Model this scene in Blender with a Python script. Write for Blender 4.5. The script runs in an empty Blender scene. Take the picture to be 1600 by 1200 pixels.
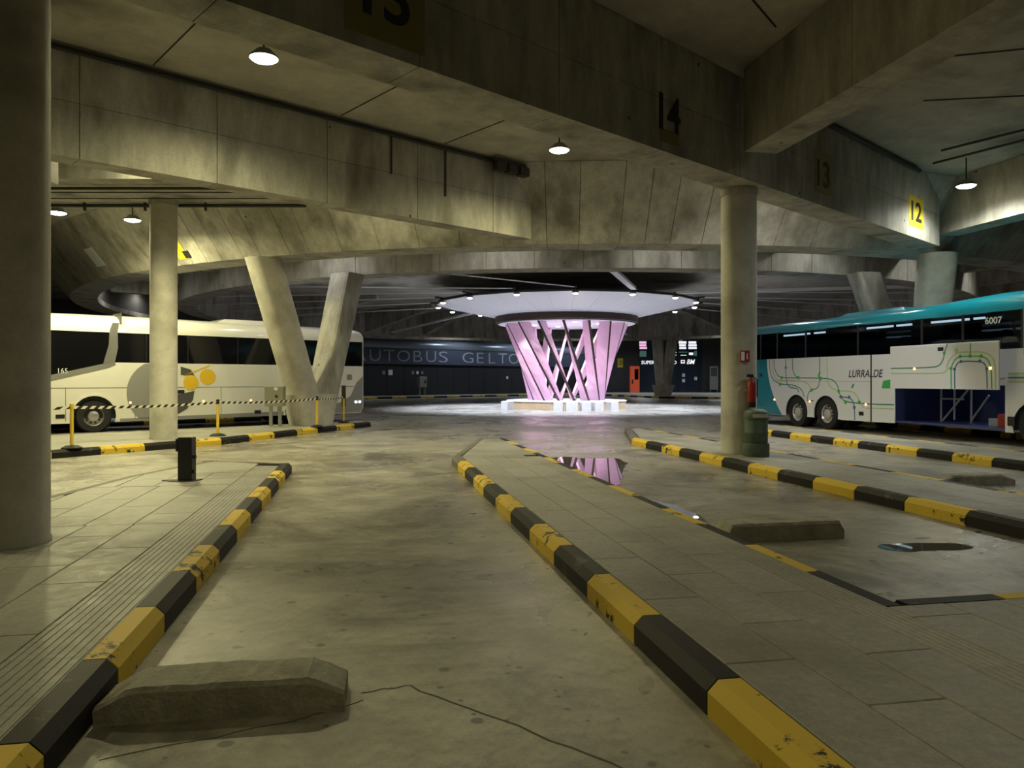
import bpy, math, random
from mathutils import Vector, Matrix
from mathutils.geometry import tessellate_polygon
random.seed(7)
sc = bpy.context.scene
COL = sc.collection
PI = math.pi
R = math.radians

# ------------------------------------------------------------------ camera, world, exposure
YAW = R(10.8)
cam_d = bpy.data.cameras.new('camera'); cam = bpy.data.objects.new('camera', cam_d); COL.objects.link(cam)
cam.location = (0, 0, 1.6); cam.rotation_euler = (PI/2, 0, -YAW)
cam_d.sensor_width = 36; cam_d.lens = 27.0; cam_d.shift_y = -6/1600; cam_d.clip_end = 400; cam_d.clip_start = .05
sc.camera = cam
w = bpy.data.worlds.new('world'); sc.world = w; w.use_nodes = True
w.node_tree.nodes['Background'].inputs[0].default_value = (.55, .60, .70, 1)
w.node_tree.nodes['Background'].inputs[1].default_value = .004
sc.view_settings.view_transform = 'Standard'; sc.view_settings.look = 'None'
sc.view_settings.gamma = 1; sc.view_settings.use_curve_mapping = False
sc.view_settings.exposure = 0.05
LAMP_W = 620          # hall luminaires, watts
LAMP_COL = (1.0, .92, .48)
RIM_W = 2000           # floodlights on the canopy rim
UP_W = 44             # uplights inside the lattice

# ------------------------------------------------------------------ materials
def nt(name):
    m = bpy.data.materials.new(name); m.use_nodes = True
    n = m.node_tree.nodes; l = m.node_tree.links
    return m, n, l, n['Principled BSDF']
def plain(name, col, rough=.5, metal=0, emit=0, ecol=None, coat=0):
    m, n, l, b = nt(name)
    b.inputs['Base Color'].default_value = (*col, 1); b.inputs['Roughness'].default_value = rough
    b.inputs['Metallic'].default_value = metal; b.inputs['Coat Weight'].default_value = coat
    if emit:
        b.inputs['Emission Color'].default_value = (*(ecol or col), 1); b.inputs['Emission Strength'].default_value = emit
    return m
def noise_mat(name, c1, c2, scale=3, rough=(.6, .8), bump=.1, detail=8, stain=None, stain_scale=.6, stretch=(1, 1, 1), fine=40, island=0, pores=0):
    m, n, l, b = nt(name)
    tc = n.new('ShaderNodeTexCoord'); mp = n.new('ShaderNodeMapping'); mp.inputs['Scale'].default_value = stretch
    geo = n.new('ShaderNodeNewGeometry')
    l.new(geo.outputs['Position'], mp.inputs[0])
    t = n.new('ShaderNodeTexNoise'); t.inputs['Scale'].default_value = scale; t.inputs['Detail'].default_value = detail; t.inputs['Roughness'].default_value = .65
    l.new(mp.outputs[0], t.inputs[0])
    r = n.new('ShaderNodeValToRGB'); r.color_ramp.elements[0].color = (*c1, 1); r.color_ramp.elements[1].color = (*c2, 1)
    r.color_ramp.elements[0].position = .32; r.color_ramp.elements[1].position = .68
    l.new(t.outputs[0], r.inputs[0]); out = r.outputs[0]
    if stain:
        s = n.new('ShaderNodeTexNoise'); s.inputs['Scale'].default_value = stain_scale; s.inputs['Detail'].default_value = 6
        l.new(mp.outputs[0], s.inputs[0])
        sr = n.new('ShaderNodeValToRGB'); sr.color_ramp.elements[0].position = .5; sr.color_ramp.elements[1].position = .72
        l.new(s.outputs[0], sr.inputs[0])
        mx = n.new('ShaderNodeMix'); mx.data_type = 'RGBA'
        l.new(sr.outputs[0], mx.inputs[0]); l.new(out, mx.inputs[6]); mx.inputs[7].default_value = (*stain, 1); out = mx.outputs[2]
    if island:
        hv = n.new('ShaderNodeObjectInfo'); hs = n.new('ShaderNodeHueSaturation')
        mr0 = n.new('ShaderNodeMapRange'); mr0.inputs[3].default_value = 1-island; mr0.inputs[4].default_value = 1+island
        l.new(hv.outputs['Random'], mr0.inputs[0]); l.new(mr0.outputs[0], hs.inputs['Value']); l.new(out, hs.inputs['Color']); out = hs.outputs[0]
    if pores:
        g2 = n.new('ShaderNodeTexNoise'); g2.inputs['Scale'].default_value = 26; g2.inputs['Detail'].default_value = 6; g2.inputs['Roughness'].default_value = .8
        l.new(geo.outputs['Position'], g2.inputs[0])
        gr = n.new('ShaderNodeMapRange'); gr.inputs[1].default_value = .3; gr.inputs[2].default_value = .7; gr.inputs[3].default_value = 1-pores; gr.inputs[4].default_value = 1+pores
        l.new(g2.outputs[0], gr.inputs[0])
        holes = name == 'cast_concrete'
        vo = n.new('ShaderNodeTexVoronoi'); vo.inputs['Scale'].default_value = 1.15; vo.inputs['Randomness'].default_value = .75; l.new(geo.outputs['Position'], vo.inputs[0])
        vr = n.new('ShaderNodeValToRGB'); vr.color_ramp.elements[0].position = .035; vr.color_ramp.elements[1].position = .05
        vr.color_ramp.elements[0].color = (.25, .25, .25, 1) if holes else (1, 1, 1, 1); l.new(vo.outputs['Distance'], vr.inputs[0])
        ml = n.new('ShaderNodeMix'); ml.data_type = 'RGBA'; ml.blend_type = 'MULTIPLY'; ml.inputs[0].default_value = 1
        l.new(out, ml.inputs[6]); l.new(vr.outputs[0], ml.inputs[7])
        m2 = n.new('ShaderNodeVectorMath'); m2.operation = 'SCALE'; l.new(ml.outputs[2], m2.inputs[0]); l.new(gr.outputs[0], m2.inputs['Scale']); out = m2.outputs[0]
    l.new(out, b.inputs['Base Color'])
    mr = n.new('ShaderNodeMapRange'); mr.inputs[3].default_value = rough[0]; mr.inputs[4].default_value = rough[1]
    mr.inputs[1].default_value = .3; mr.inputs[2].default_value = .7
    l.new(t.outputs[0], mr.inputs[0]); l.new(mr.outputs[0], b.inputs['Roughness'])
    if bump:
        f = n.new('ShaderNodeTexNoise'); f.inputs['Scale'].default_value = fine; f.inputs['Detail'].default_value = 4
        l.new(geo.outputs['Position'], f.inputs[0])
        bp = n.new('ShaderNodeBump'); bp.inputs['Strength'].default_value = bump; bp.inputs['Distance'].default_value = .02
        l.new(f.outputs[0], bp.inputs['Height']); l.new(bp.outputs[0], b.inputs['Normal'])
    return m
def floor_mat():
    m, n, l, b = nt('lane_concrete')
    geo = n.new('ShaderNodeNewGeometry'); P = geo.outputs['Position']
    def noise(scale, detail=6, rough=.6, dist=0):
        t = n.new('ShaderNodeTexNoise'); t.inputs['Scale'].default_value = scale; t.inputs['Detail'].default_value = detail
        t.inputs['Roughness'].default_value = rough; t.inputs['Distortion'].default_value = dist; l.new(P, t.inputs[0]); return t.outputs[0]
    def ramp(src, a, bb, ca=(0, 0, 0), cb=(1, 1, 1)):
        r = n.new('ShaderNodeValToRGB'); r.color_ramp.elements[0].position = a; r.color_ramp.elements[1].position = bb
        r.color_ramp.elements[0].color = (*ca, 1); r.color_ramp.elements[1].color = (*cb, 1); l.new(src, r.inputs[0]); return r.outputs[0]
    def mix(fac, a, col, k=1.0):
        x = n.new('ShaderNodeMix'); x.data_type = 'RGBA'
        if k != 1:
            mm = n.new('ShaderNodeMath'); mm.operation = 'MULTIPLY'; mm.inputs[1].default_value = k; l.new(fac, mm.inputs[0]); fac = mm.outputs[0]
        l.new(fac, x.inputs[0]); l.new(a, x.inputs[6]); x.inputs[7].default_value = (*col, 1); return x.outputs[2]
    base = ramp(noise(1.6, 12, .78), .33, .67, (.15, .14, .112), (.47, .44, .36))
    base = mix(ramp(noise(6.5, 12, .85), .52, .64), base, (.10, .092, .072), .6)
    base = mix(ramp(noise(.5, 9, .7, 1.0), .50, .62), base, (.105, .092, .07), .8)      # oil and tyre staining
    base = mix(ramp(noise(38, 6, .8), .56, .70), base, (.11, .10, .08), .55)
    v2 = n.new('ShaderNodeTexVoronoi'); v2.inputs['Scale'].default_value = 6.5; l.new(P, v2.inputs[0])
    a2 = n.new('ShaderNodeMath'); a2.operation = 'MULTIPLY_ADD'; a2.inputs[1].default_value = .35; l.new(noise(3.1, 4), a2.inputs[0]); l.new(v2.outputs['Distance'], a2.inputs[2])
    base = mix(ramp(a2.outputs[0], .25, .28, (1, 1, 1), (0, 0, 0)), base, (.05, .045, .036), .8)
    vo = n.new('ShaderNodeTexVoronoi'); vo.inputs['Scale'].default_value = 2.6; vo.inputs['Randomness'].default_value = 1
    l.new(P, vo.inputs[0])
    ns = noise(9, 3)
    ad = n.new('ShaderNodeMath'); ad.operation = 'MULTIPLY_ADD'; ad.inputs[1].default_value = .12; l.new(ns, ad.inputs[0]); l.new(vo.outputs['Distance'], ad.inputs[2])
    base = mix(ramp(ad.outputs[0], .135, .155, (1, 1, 1), (0, 0, 0)), base, (.055, .05, .04), .85)   # chewing gum and drips
    l.new(base, b.inputs['Base Color'])
    rr = n.new('ShaderNodeMapRange'); rr.inputs[1].default_value = .35; rr.inputs[2].default_value = .65; rr.inputs[3].default_value = .19; rr.inputs[4].default_value = .46
    l.new(noise(.35, 5, .6, .5), rr.inputs[0]); l.new(rr.outputs[0], b.inputs['Roughness'])
    bp = n.new('ShaderNodeBump'); bp.inputs['Strength'].default_value = .3; bp.inputs['Distance'].default_value = .01
    l.new(noise(22, 8, .8), bp.inputs['Height']); l.new(bp.outputs[0], b.inputs['Normal'])
    b.inputs['Specular IOR Level'].default_value = .6
    return m
def paint_mat(name, col, under, amount):
    m, n, l, b = nt(name)
    geo = n.new('ShaderNodeNewGeometry')
    t = n.new('ShaderNodeTexNoise'); t.inputs['Scale'].default_value = 4.0; t.inputs['Detail'].default_value = 9; t.inputs['Roughness'].default_value = .7
    l.new(geo.outputs['Position'], t.inputs[0])
    r = n.new('ShaderNodeValToRGB'); r.color_ramp.elements[0].position = amount; r.color_ramp.elements[1].position = amount+.03
    r.color_ramp.elements[0].color = (*under, 1); r.color_ramp.elements[1].color = (*col, 1)
    l.new(t.outputs[0], r.inputs[0]); l.new(r.outputs[0], b.inputs['Base Color']); b.inputs['Roughness'].default_value = .62; b.inputs['Specular IOR Level'].default_value = .3
    f = n.new('ShaderNodeTexNoise'); f.inputs['Scale'].default_value = 60
    l.new(geo.outputs['Position'], f.inputs[0])
    bp = n.new('ShaderNodeBump'); bp.inputs['Strength'].default_value = .12; bp.inputs['Distance'].default_value = .01
    l.new(f.outputs[0], bp.inputs['Height']); l.new(bp.outputs[0], b.inputs['Normal'])
    return m
def glass_mat(name, tint, mixf):
    m, n, l, b = nt(name)
    tr = n.new('ShaderNodeBsdfTransparent'); tr.inputs[0].default_value = (*tint, 1)
    gl = n.new('ShaderNodeBsdfGlossy'); gl.inputs['Roughness'].default_value = .03; gl.inputs[0].default_value = (.8, .85, .9, 1)
    mx = n.new('ShaderNodeMixShader'); mx.inputs[0].default_value = .07; l.new(tr.outputs[0], mx.inputs[1]); l.new(gl.outputs[0], mx.inputs[2])
    l.new(mx.outputs[0], n['Material Output'].inputs[0])
    return m
M = {
 'floor': floor_mat(),
 'concrete': noise_mat('cast_concrete', (.27, .26, .23), (.46, .44, .385), 2.2, (.7, .9), .2, stain=(.15, .14, .115), stain_scale=.8, stretch=(1.6, 1.6, .5), island=.07, pores=.16),
 'concrete_dark': plain('joint_shadow_concrete', (.06, .057, .05), .9),
 'column': noise_mat('column_concrete', (.40, .38, .33), (.52, .50, .43), 2.5, (.6, .8), .1, stain=(.30, .28, .23), stain_scale=1.2, pores=.10),
 'ceiling': noise_mat('ceiling_concrete', (.33, .31, .27), (.47, .445, .395), 1.6, (.8, .95), .12, stain=(.15, .135, .11), stain_scale=.5, pores=.12),
 'slab': noise_mat('paving_slab', (.27, .26, .225), (.37, .355, .31), 9, (.45, .7), .12, stain=(.19, .18, .15), stain_scale=.8, fine=90, island=.09, pores=.22),
 'grout': plain('paving_bed', (.09, .085, .07), .9),
 'yellow': paint_mat('yellow_kerb_paint', (.70, .48, .05), (.035, .03, .02), .405),
 'black': paint_mat('black_kerb_paint', (.013, .011, .009), (.085, .07, .05), .36),
 'kerbgrey': noise_mat('dark_kerb_stone', (.10, .09, .08), (.18, .165, .14), 6, (.6, .8), .1),
 'block': noise_mat('rough_concrete_block', (.25, .235, .19), (.40, .375, .31), 8, (.7, .95), .5, stain=(.15, .135, .10), stain_scale=4, fine=45, pores=.2),
 'puddle': plain('standing_water', (.11, .10, .085), .015),
 'white_bus': plain('cream_white_bodywork', (.78, .77, .72), .22, coat=.5),
 'white_bus2': plain('white_bodywork', (.74, .75, .80), .25, coat=.4),
 'teal': plain('teal_bodywork', (.006, .22, .30), .28, coat=.4),
 'teal_text': plain('pale_print', (.55, .65, .68), .5),
 'grey_vinyl': plain('grey_vinyl', (.27, .27, .265), .4),
 'dark_vinyl': plain('dark_grey_vinyl', (.085, .085, .085), .4),
 'yellow_vinyl': plain('yellow_vinyl', (.80, .52, .03), .4),
 'silver': plain('silver_trim', (.55, .55, .56), .28, .8),
 'chrome': plain('polished_steel', (.60, .58, .56), .3, .45),
 'rubber': plain('black_rubber', (.012, .012, .012), .75),
 'blackplastic': plain('black_plastic', (.014, .014, .016), .4),
 'dark_glass': glass_mat('tinted_glass', (.34, .38, .40), 0),
 'blackglass': plain('black_glass', (.006, .006, .008), .06),
 'interior': plain('dark_cabin_lining', (.035, .04, .05), .8),
 'seatfab': plain('dark_seat_fabric', (.02, .035, .045), .9),
 'bay_blue': plain('blue_luggage_lining', (.035, .05, .17), .5),
 'bay_frame': plain('bay_frame_grey', (.36, .38, .46), .5),
 'led': plain('led_strip', (1, 1, 1), .5, emit=4.5, ecol=(.85, .93, 1)),
 'led_small': plain('marker_lamp', (1, .5, .2), .5, emit=4, ecol=(1, .42, .14)),
 'g_dark': plain('dark_green_vinyl', (.05, .22, .13), .4), 'g_mid': plain('green_vinyl', (.06, .40, .09), .4),
 'g_light': plain('pale_green_vinyl', (.42, .58, .24), .4), 'g_olive': plain('olive_vinyl', (.45, .45, .22), .4),
 'g_blue': plain('blue_vinyl', (.04, .16, .30), .4), 'print': plain('dark_navy_print', (.03, .03, .055), .5),
 'whiteprint': plain('white_print', (.75, .80, .85), .5),
 'fin': noise_mat('pink_lit_fin', (.70, .47, .62), (.80, .57, .73), 1.2, (.35, .5), 0),  # white fins; the pink lamplight is put into their colour
 'fin_edge_shade': plain('shaded_fin_edge', (.07, .035, .03), .5),  # shade of the unlit outer edges, put into the colour
 'canopy': plain('white_canopy_panel', (.72, .73, .80), .5),
 'drum': plain('dark_brown_band', (.06, .038, .036), .5),
 'rim': plain('black_steel_rim', (.025, .025, .03), .5),
 'plinth': noise_mat('pale_timber_plinth', (.46, .32, .18), (.56, .41, .25), 4, (.5, .7), 0, stretch=(3, 3, .3)),
 'plinth_top': plain('white_plinth_top', (.8, .8, .82), .5),
 'stool': noise_mat('pale_stone_block', (.50, .48, .46), (.60, .58, .55), 6, (.6, .8), .1),
 'cable': plain('pale_steel_cable', (.75, .75, .80), .4, .2),
 'lens': plain('lamp_lens', (1, 1, 1), .4, emit=26, ecol=(1, .96, .72)),
 'lens_w': plain('floodlight_lens', (1, 1, 1), .4, emit=16, ecol=(1, .95, .80)),
 'lens_p': plain('uplight_lens', (1, 1, 1), .4, emit=5, ecol=(1, .85, .95)),
 'housing': plain('grey_lamp_housing', (.25, .26, .25), .5, .3),
 'pipe': plain('dark_conduit', (.035, .033, .03), .6, .2),
 'wall': plain('black_cladding', (.020, .021, .026), .45),
 'wall2': plain('black_brown_cladding', (.026, .025, .025), .55),
 'sign': plain('navy_sign_band', (.065, .08, .12), .4),
 'sign_top': plain('blue_grey_metal_cornice', (.25, .29, .36), .32, .4),
 'letter': plain('dull_grey_letter', (.36, .39, .46), .45),
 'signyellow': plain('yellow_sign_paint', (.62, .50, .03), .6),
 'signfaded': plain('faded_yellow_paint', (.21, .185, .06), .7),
 'numblack': plain('black_number_paint', (.012, .012, .012), .6),
 'paper': plain('white_paper', (.80, .84, .92), .6),
 'red': plain('red_enamel', (.33, .02, .02), .4), 'orange': plain('orange_red_panel', (.75, .12, .05), .4, emit=.10, ecol=(1, .12, .04)),
 'yellowpost': plain('yellow_post_paint', (.75, .52, .05), .5),
 'tapew': plain('white_tape', (.75, .73, .62), .6),
 'bin': noise_mat('green_grey_bin', (.055, .085, .062), (.09, .125, .09), 8, (.45, .65), .1),
 'cab': plain('grey_green_cabinet', (.28, .27, .21), .5), 'steel': plain('galvanised_steel', (.40, .40, .38), .4, .7),
 'shopglow': plain('lit_shop_pane', (1, 1, 1), .5, emit=.9, ecol=(.9, .92, 1)), 'shoppink': plain('lit_pink_pane', (1, .6, .8), .5, emit=.8, ecol=(1, .55, .85)),
 'shopdim': plain('dim_green_pane', (.1, .2, .17), .2, emit=.10, ecol=(.35, .8, .6)), 'shopglass': plain('dark_shop_glass', (.03, .04, .06), .08),
 'shoptext': plain('lit_shop_letter', (1, 1, 1), .5, emit=.75, ecol=(.95, .97, 1)),
}

# ------------------------------------------------------------------ mesh helpers
class MB:
    def __init__(s): s.v = []; s.f = []; s.m = []
    def add(s, vs, fs, mi=0):
        o = len(s.v); s.v += [tuple(p) for p in vs]
        for q in fs: s.f.append([i+o for i in q]); s.m.append(mi)
        return s
    def box(s, x0, x1, y0, y1, z0, z1, mi=0):
        return s.hexa([(x0, y0, z0), (x1, y0, z0), (x1, y1, z0), (x0, y1, z0), (x0, y0, z1), (x1, y0, z1), (x1, y1, z1), (x0, y1, z1)], mi)
    def hexa(s, p, mi=0):
        return s.add(p, [(0, 3, 2, 1), (4, 5, 6, 7), (0, 1, 5, 4), (1, 2, 6, 5), (2, 3, 7, 6), (3, 0, 4, 7)], mi)
    def rbox(s, x0, x1, y0, y1, z0, z1, r, mi=0):     # box with chamfered vertical and top edges
        pl = [(x0+r, y0), (x1-r, y0), (x1, y0+r), (x1, y1-r), (x1-r, y1), (x0+r, y1), (x0, y1-r), (x0, y0+r)]
        pi = [(x0+2*r, y0+r), (x1-2*r, y0+r), (x1-r, y0+2*r), (x1-r, y1-2*r), (x1-2*r, y1-r), (x0+2*r, y1-r), (x0+r, y1-2*r), (x0+r, y0+2*r)]
        return s.loft([[(x, y, z0) for x, y in pl], [(x, y, z1-r) for x, y in pl], [(x, y, z1) for x, y in pi]], mi)
    def loft(s, rings, mi=0, cap=True, closed=True):
        n = len(rings[0]); vs = [p for r in rings for p in r]; fs = []
        for i in range(len(rings)-1):
            for j in range(n if closed else n-1):
                k = (j+1) % n; fs.append((i*n+j, i*n+k, (i+1)*n+k, (i+1)*n+j))
        if cap and closed: fs.append(tuple(reversed(range(n)))); fs.append(tuple(range((len(rings)-1)*n, len(rings)*n)))
        return s.add(vs, fs, mi)
    def prism(s, poly, z0, z1, mi=0):
        a = sum(poly[i][0]*poly[(i+1) % len(poly)][1]-poly[(i+1) % len(poly)][0]*poly[i][1] for i in range(len(poly)))
        if a < 0: poly = poly[::-1]
        n = len(poly); t = tessellate_polygon([[Vector((x, y, 0)) for x, y in poly]])
        vs = [(x, y, z0) for x, y in poly]+[(x, y, z1) for x, y in poly]
        fs = []
        for a_, b_, c_ in t:
            p, q, r_ = poly[a_], poly[b_], poly[c_]
            if (q[0]-p[0])*(r_[1]-p[1])-(q[1]-p[1])*(r_[0]-p[0]) < 0: b_, c_ = c_, b_
            fs.append((a_+n, b_+n, c_+n)); fs.append((c_, b_, a_))
        for i in range(n): j = (i+1) % n; fs.append((i, j, j+n, i+n))
        return s.add(vs, fs, mi)
    def plate(s, poly, y0, y1, mi=0):                 # polygon in (x,z), thickness in y
        o = len(s.v); s.prism(poly, 0, 1, mi)
        for i in range(o, len(s.v)):
            x, z, t = s.v[i]; s.v[i] = (x, y0+(y1-y0)*t, z)
        return s
    def tube(s, pts, r, n=8, mi=0):
        rings = []; pts = [Vector(p) for p in pts]; rs = r if isinstance(r, (list, tuple)) else [r]*len(pts)
        for i, p in enumerate(pts):
            d = (pts[min(i+1, len(pts)-1)]-pts[max(i-1, 0)]).normalized()
            a = d.cross(Vector((0, 0, 1)) if abs(d.z) < .9 else Vector((1, 0, 0))).normalized(); b = d.cross(a)
            rings.append([tuple(p+(a*math.cos(2*PI*k/n)+b*math.sin(2*PI*k/n))*rs[i]) for k in range(n)])
        return s.loft(rings, mi)
    def lathe(s, prof, n=24, mi=0, c=(0, 0), cap=True):
        return s.loft([[(c[0]+r*math.cos(2*PI*k/n), c[1]+r*math.sin(2*PI*k/n), z) for k in range(n)] for r, z in prof], mi)
    def ylathe(s, prof, cx, cz, n=24, mi=0, cap=True):          # revolve about the local y axis: profile (radius, y)
        return s.loft([[(cx+r*math.cos(2*PI*k/n), y, cz+r*math.sin(2*PI*k/n)) for k in range(n)] for r, y in prof], mi, cap)
    def build(s, name, mats, parent=None, smooth=False, loc=None, rotz=0):
        me = bpy.data.meshes.new(name); me.from_pydata(s.v, [], s.f)
        for m in (mats if isinstance(mats, (list, tuple)) else [mats]): me.materials.append(M[m])
        me.polygons.foreach_set('material_index', s.m)
        me.validate(); me.update()
        import bmesh
        bm = bmesh.new(); bm.from_mesh(me); bmesh.ops.recalc_face_normals(bm, faces=bm.faces); bm.to_mesh(me); bm.free()
        if smooth:
            me.polygons.foreach_set('use_smooth', [True]*len(me.polygons)); me.set_sharp_from_angle(angle=R(40))
        return link(name, me, parent, loc, rotz)
def link(name, me, parent=None, loc=None, rotz=0, scale=None):
    o = bpy.data.objects.new(name, me); COL.objects.link(o)
    if parent: o.parent = parent
    if loc: o.location = loc
    o.rotation_euler.z = rotz
    if scale: o.scale = scale
    return o
def tag(o, label=None, cat=None, group=None, kind=None):
    for k, v in (('label', label), ('category', cat), ('group', group), ('kind', kind)):
        if v: o[k] = v
    return o
def thing(name, label, cat, loc=(0, 0, 0), rotz=0, group=None):
    o = bpy.data.objects.new(name, None); COL.objects.link(o); o.empty_display_size = .2
    o.location = loc; o.rotation_euler.z = rotz
    return tag(o, label, cat, group)
def struct(o, label=None): return tag(o, label, None, None, 'structure')
def spot(parent, loc, watts, col, size=160, blend=.5, rad=.12, rot=(0, 0, 0)):
    d = bpy.data.lights.new('lamp_light', 'SPOT'); d.energy = watts; d.color = col; d.spot_size = R(size); d.spot_blend = blend; d.shadow_soft_size = rad
    o = bpy.data.objects.new('lamp_light', d); COL.objects.link(o); o.parent = parent; o.location = loc; o.rotation_euler = rot
    return o
def text_mesh(body, size, extrude=.004, shear=0, align='CENTER', bold=0):
    cu = bpy.data.curves.new('text', 'FONT'); cu.body = body; cu.size = size; cu.extrude = extrude; cu.shear = shear
    cu.align_x = align; cu.align_y = 'CENTER'; cu.offset = bold; cu.resolution_u = 4
    ob = bpy.data.objects.new('text', cu); COL.objects.link(ob)
    me = bpy.data.meshes.new_from_object(ob.evaluated_get(bpy.context.evaluated_depsgraph_get()))
    bpy.data.objects.remove(ob); bpy.data.curves.remove(cu)
    return me
def text_obj(name, body, size, mat, parent, mtx, extrude=.004, shear=0, align='CENTER', bold=0, width=None, height=None):
    me = text_mesh(body, size, extrude, shear, align, bold); me.materials.clear(); me.materials.append(M[mat])
    xs = [v.co.x for v in me.vertices]; ys = [v.co.y for v in me.vertices]
    sx = width/(max(xs)-min(xs)) if width else 1; sy = height/(max(ys)-min(ys)) if height else 1
    cx, cy = (max(xs)+min(xs))/2, (max(ys)+min(ys))/2
    for v in me.vertices: v.co.x = (v.co.x-cx)*sx if align == 'CENTER' else v.co.x*sx; v.co.y = (v.co.y-cy)*sy
    o = link(name, me, parent); o.matrix_local = mtx
    return o
def face_mtx(p, right, up=(0, 0, 1)):                 # a text plane: x = reading direction, y = up
    r = Vector(right).normalized(); u = Vector(up); n = r.cross(u)
    return Matrix(((r.x, u.x, n.x, p[0]), (r.y, u.y, n.y, p[1]), (r.z, u.z, n.z, p[2]), (0, 0, 0, 1)))
def ribbon(mb, pts, wd, y0, y1, mi=0, rounds=True):   # flat strip through (x,z) points on a side wall
    P = [Vector(p) for p in pts]
    if rounds and len(P) > 2:                          # corner smoothing (two Chaikin passes)
        for _ in range(2):
            Q = [P[0]]
            for i in range(len(P)-1): Q += [P[i]*.75+P[i+1]*.25, P[i]*.25+P[i+1]*.75]
            P = Q+[P[-1]]
    a = []; b = []
    for i, p in enumerate(P):
        d = (P[min(i+1, len(P)-1)]-P[max(i-1, 0)]).normalized(); nn = Vector((-d.y, d.x))*wd/2
        a.append(p+nn); b.append(p-nn)
    for i in range(len(P)-1):
        q = [a[i], b[i], b[i+1], a[i+1]]
        mb.hexa([(p.x, y0, p.y) for p in q]+[(p.x, y1, p.y) for p in q], mi)
def disc_poly(cx, cz, r, n=24, a0=0, a1=2*PI):
    full = abs(a1-a0-2*PI) < 1e-6
    return [(cx+r*math.cos(a0+(a1-a0)*i/(n if full else n-1)), cz+r*math.sin(a0+(a1-a0)*i/(n if full else n-1))) for i in range(n)]

U = Vector((.844, .536, 0)).normalized()              # direction of the main beams
N = Vector((U.y, -U.x, 0))                            # their normal, towards the camera
UA = math.atan2(U.y, U.x)
ZB, ZC = 5.35, 7.22                                   # beam soffit, ceiling
RC = Vector((12.04, 46.15, 0))                        # centre of the ring beam
def rp(r, phi, z): return (RC.x+r*math.sin(phi), RC.y-r*math.cos(phi), z)

# ------------------------------------------------------------------ setting: floor, ceiling, walls
struct(MB().box(-60, 85, -14, 112, -.3, 0).build('floor', 'floor'), 'stained and partly wet concrete carriageway')
struct(MB().box(-60, 85, -14, 112, ZC, ZC+.4).build('ceiling', 'ceiling'), 'dark cast concrete ceiling slab')
struct(MB().box(-60, 85, -14.4, -14, 0, ZC).build('wall_rear', 'concrete'))
struct(MB().box(-60.4, -60, -14, 112, 0, ZC).build('wall_left', 'wall2'))
struct(MB().box(85, 85.4, -14, 112, 0, ZC).build('wall_right', 'wall2'))
WP = Vector((.2, 71.2, 0))
def wq(t, off, z): p = WP+U*t+N*off; return (p.x, p.y, z)
def wall_strip(t0, t1, o0, o1, z0, z1):
    return [wq(t0, o0, z0), wq(t1, o0, z0), wq(t1, o1, z0), wq(t0, o1, z0), wq(t0, o0, z1), wq(t1, o0, z1), wq(t1, o1, z1), wq(t0, o1, z1)]
wb = struct(MB().hexa(wall_strip(-45, 32.2, -.4, 0, 0, ZC)).build('wall_back', 'wall'), 'long black back wall with navy sign band')
for i in range(24):                                   # cladding panels under the sign
    t = -18+i*2.0
    MB().hexa(wall_strip(t+.02, t+1.98, 0, .03, .2, 3.05)).build('cladding_panel', 'wall', wb)
MB().hexa(wall_strip(-30, 32, 0, .25, 3.1, 4.62)).build('sign_band', 'sign', wb)
m = MB(); prof = [(.0, 4.62), (.32, 4.62), (.42, 4.75), (.45, 4.95), (.40, 5.18), (.27, 5.36), (0, 5.45)]
m.loft([[wq(t, o, z) for o, z in prof] for t in (-30, 32)]); m.build('cornice', 'sign_top', wb, True)
QP = Vector((27.2, 88.35, 0)); QU = Vector((.982, -.187, 0)).normalized(); QN = Vector((QU.y, -QU.x, 0))
def qq(t, off, z): p = QP+QU*t+QN*off; return (p.x, p.y, z)
def q_strip(t0, t1, o0, o1, z0, z1):
    return [qq(t0, o0, z0), qq(t1, o0, z0), qq(t1, o1, z0), qq(t0, o1, z0), qq(t0, o0, z1), qq(t1, o0, z1), qq(t1, o1, z1), qq(t0, o1, z1)]
ws = struct(MB().hexa(q_strip(0, 58, -.4, 0, 0, ZC)).build('wall_shop', 'wall2'), 'dark shop wall with lit windows')
for i in range(3):
    MB().hexa(q_strip(.1+i*1.7, 1.7+i*1.7, 0, .03, .2, 5.0)).build('cladding_panel', 'wall', ws)
# lettering on the sign band
lt = thing('wall_lettering', 'large thin grey letters AUTOBUS GELTOKIA on the navy sign band', 'lettering', wq(0, .25, 0))
LET = [('A', -1.75, -.35), ('U', .03, 1.2), ('T', 1.55, 2.75), ('O', 3.04, 4.5), ('B', 4.9, 5.93), ('U', 6.39, 7.6), ('S', 7.95, 9.06), ('G', 10.95, 12.38), ('E', 12.85, 13.77), ('L', 14.47, 15.37), ('T', 15.82, 17.01), ('O', 17.3, 18.8), ('K', 19.2, 20.4), ('I', 20.9, 21.1), ('A', 21.5, 22.9)]
for ch, a, b in LET:
    p = U*((a+b)/2)
    text_obj('letter', ch, 1.4, 'letter', lt, face_mtx((p.x, p.y, 3.88), U), .03, 0, 'CENTER', -.012, width=b-a, height=1.06)
def wall_box(name, label, cat, t0, t1, z0, z1, dep, mat, fn=wall_strip, base=0.0):
    return tag(MB().hexa(fn(t0, t1, base, base+dep, z0, z1)).build(name, mat), label, cat)
cab = thing('meter_cabinet', 'small pale cabinet on two legs before the black back wall', 'cabinet', wq(5.4, 1.0, .17), UA)
MB().rbox(-.42, .42, -.2, .2, .75, 1.75, .02).build('body', 'steel', cab); MB().box(.12, .3, -.225, -.2, 1.15, 1.4).build('lock_plate', 'blackplastic', cab)
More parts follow.
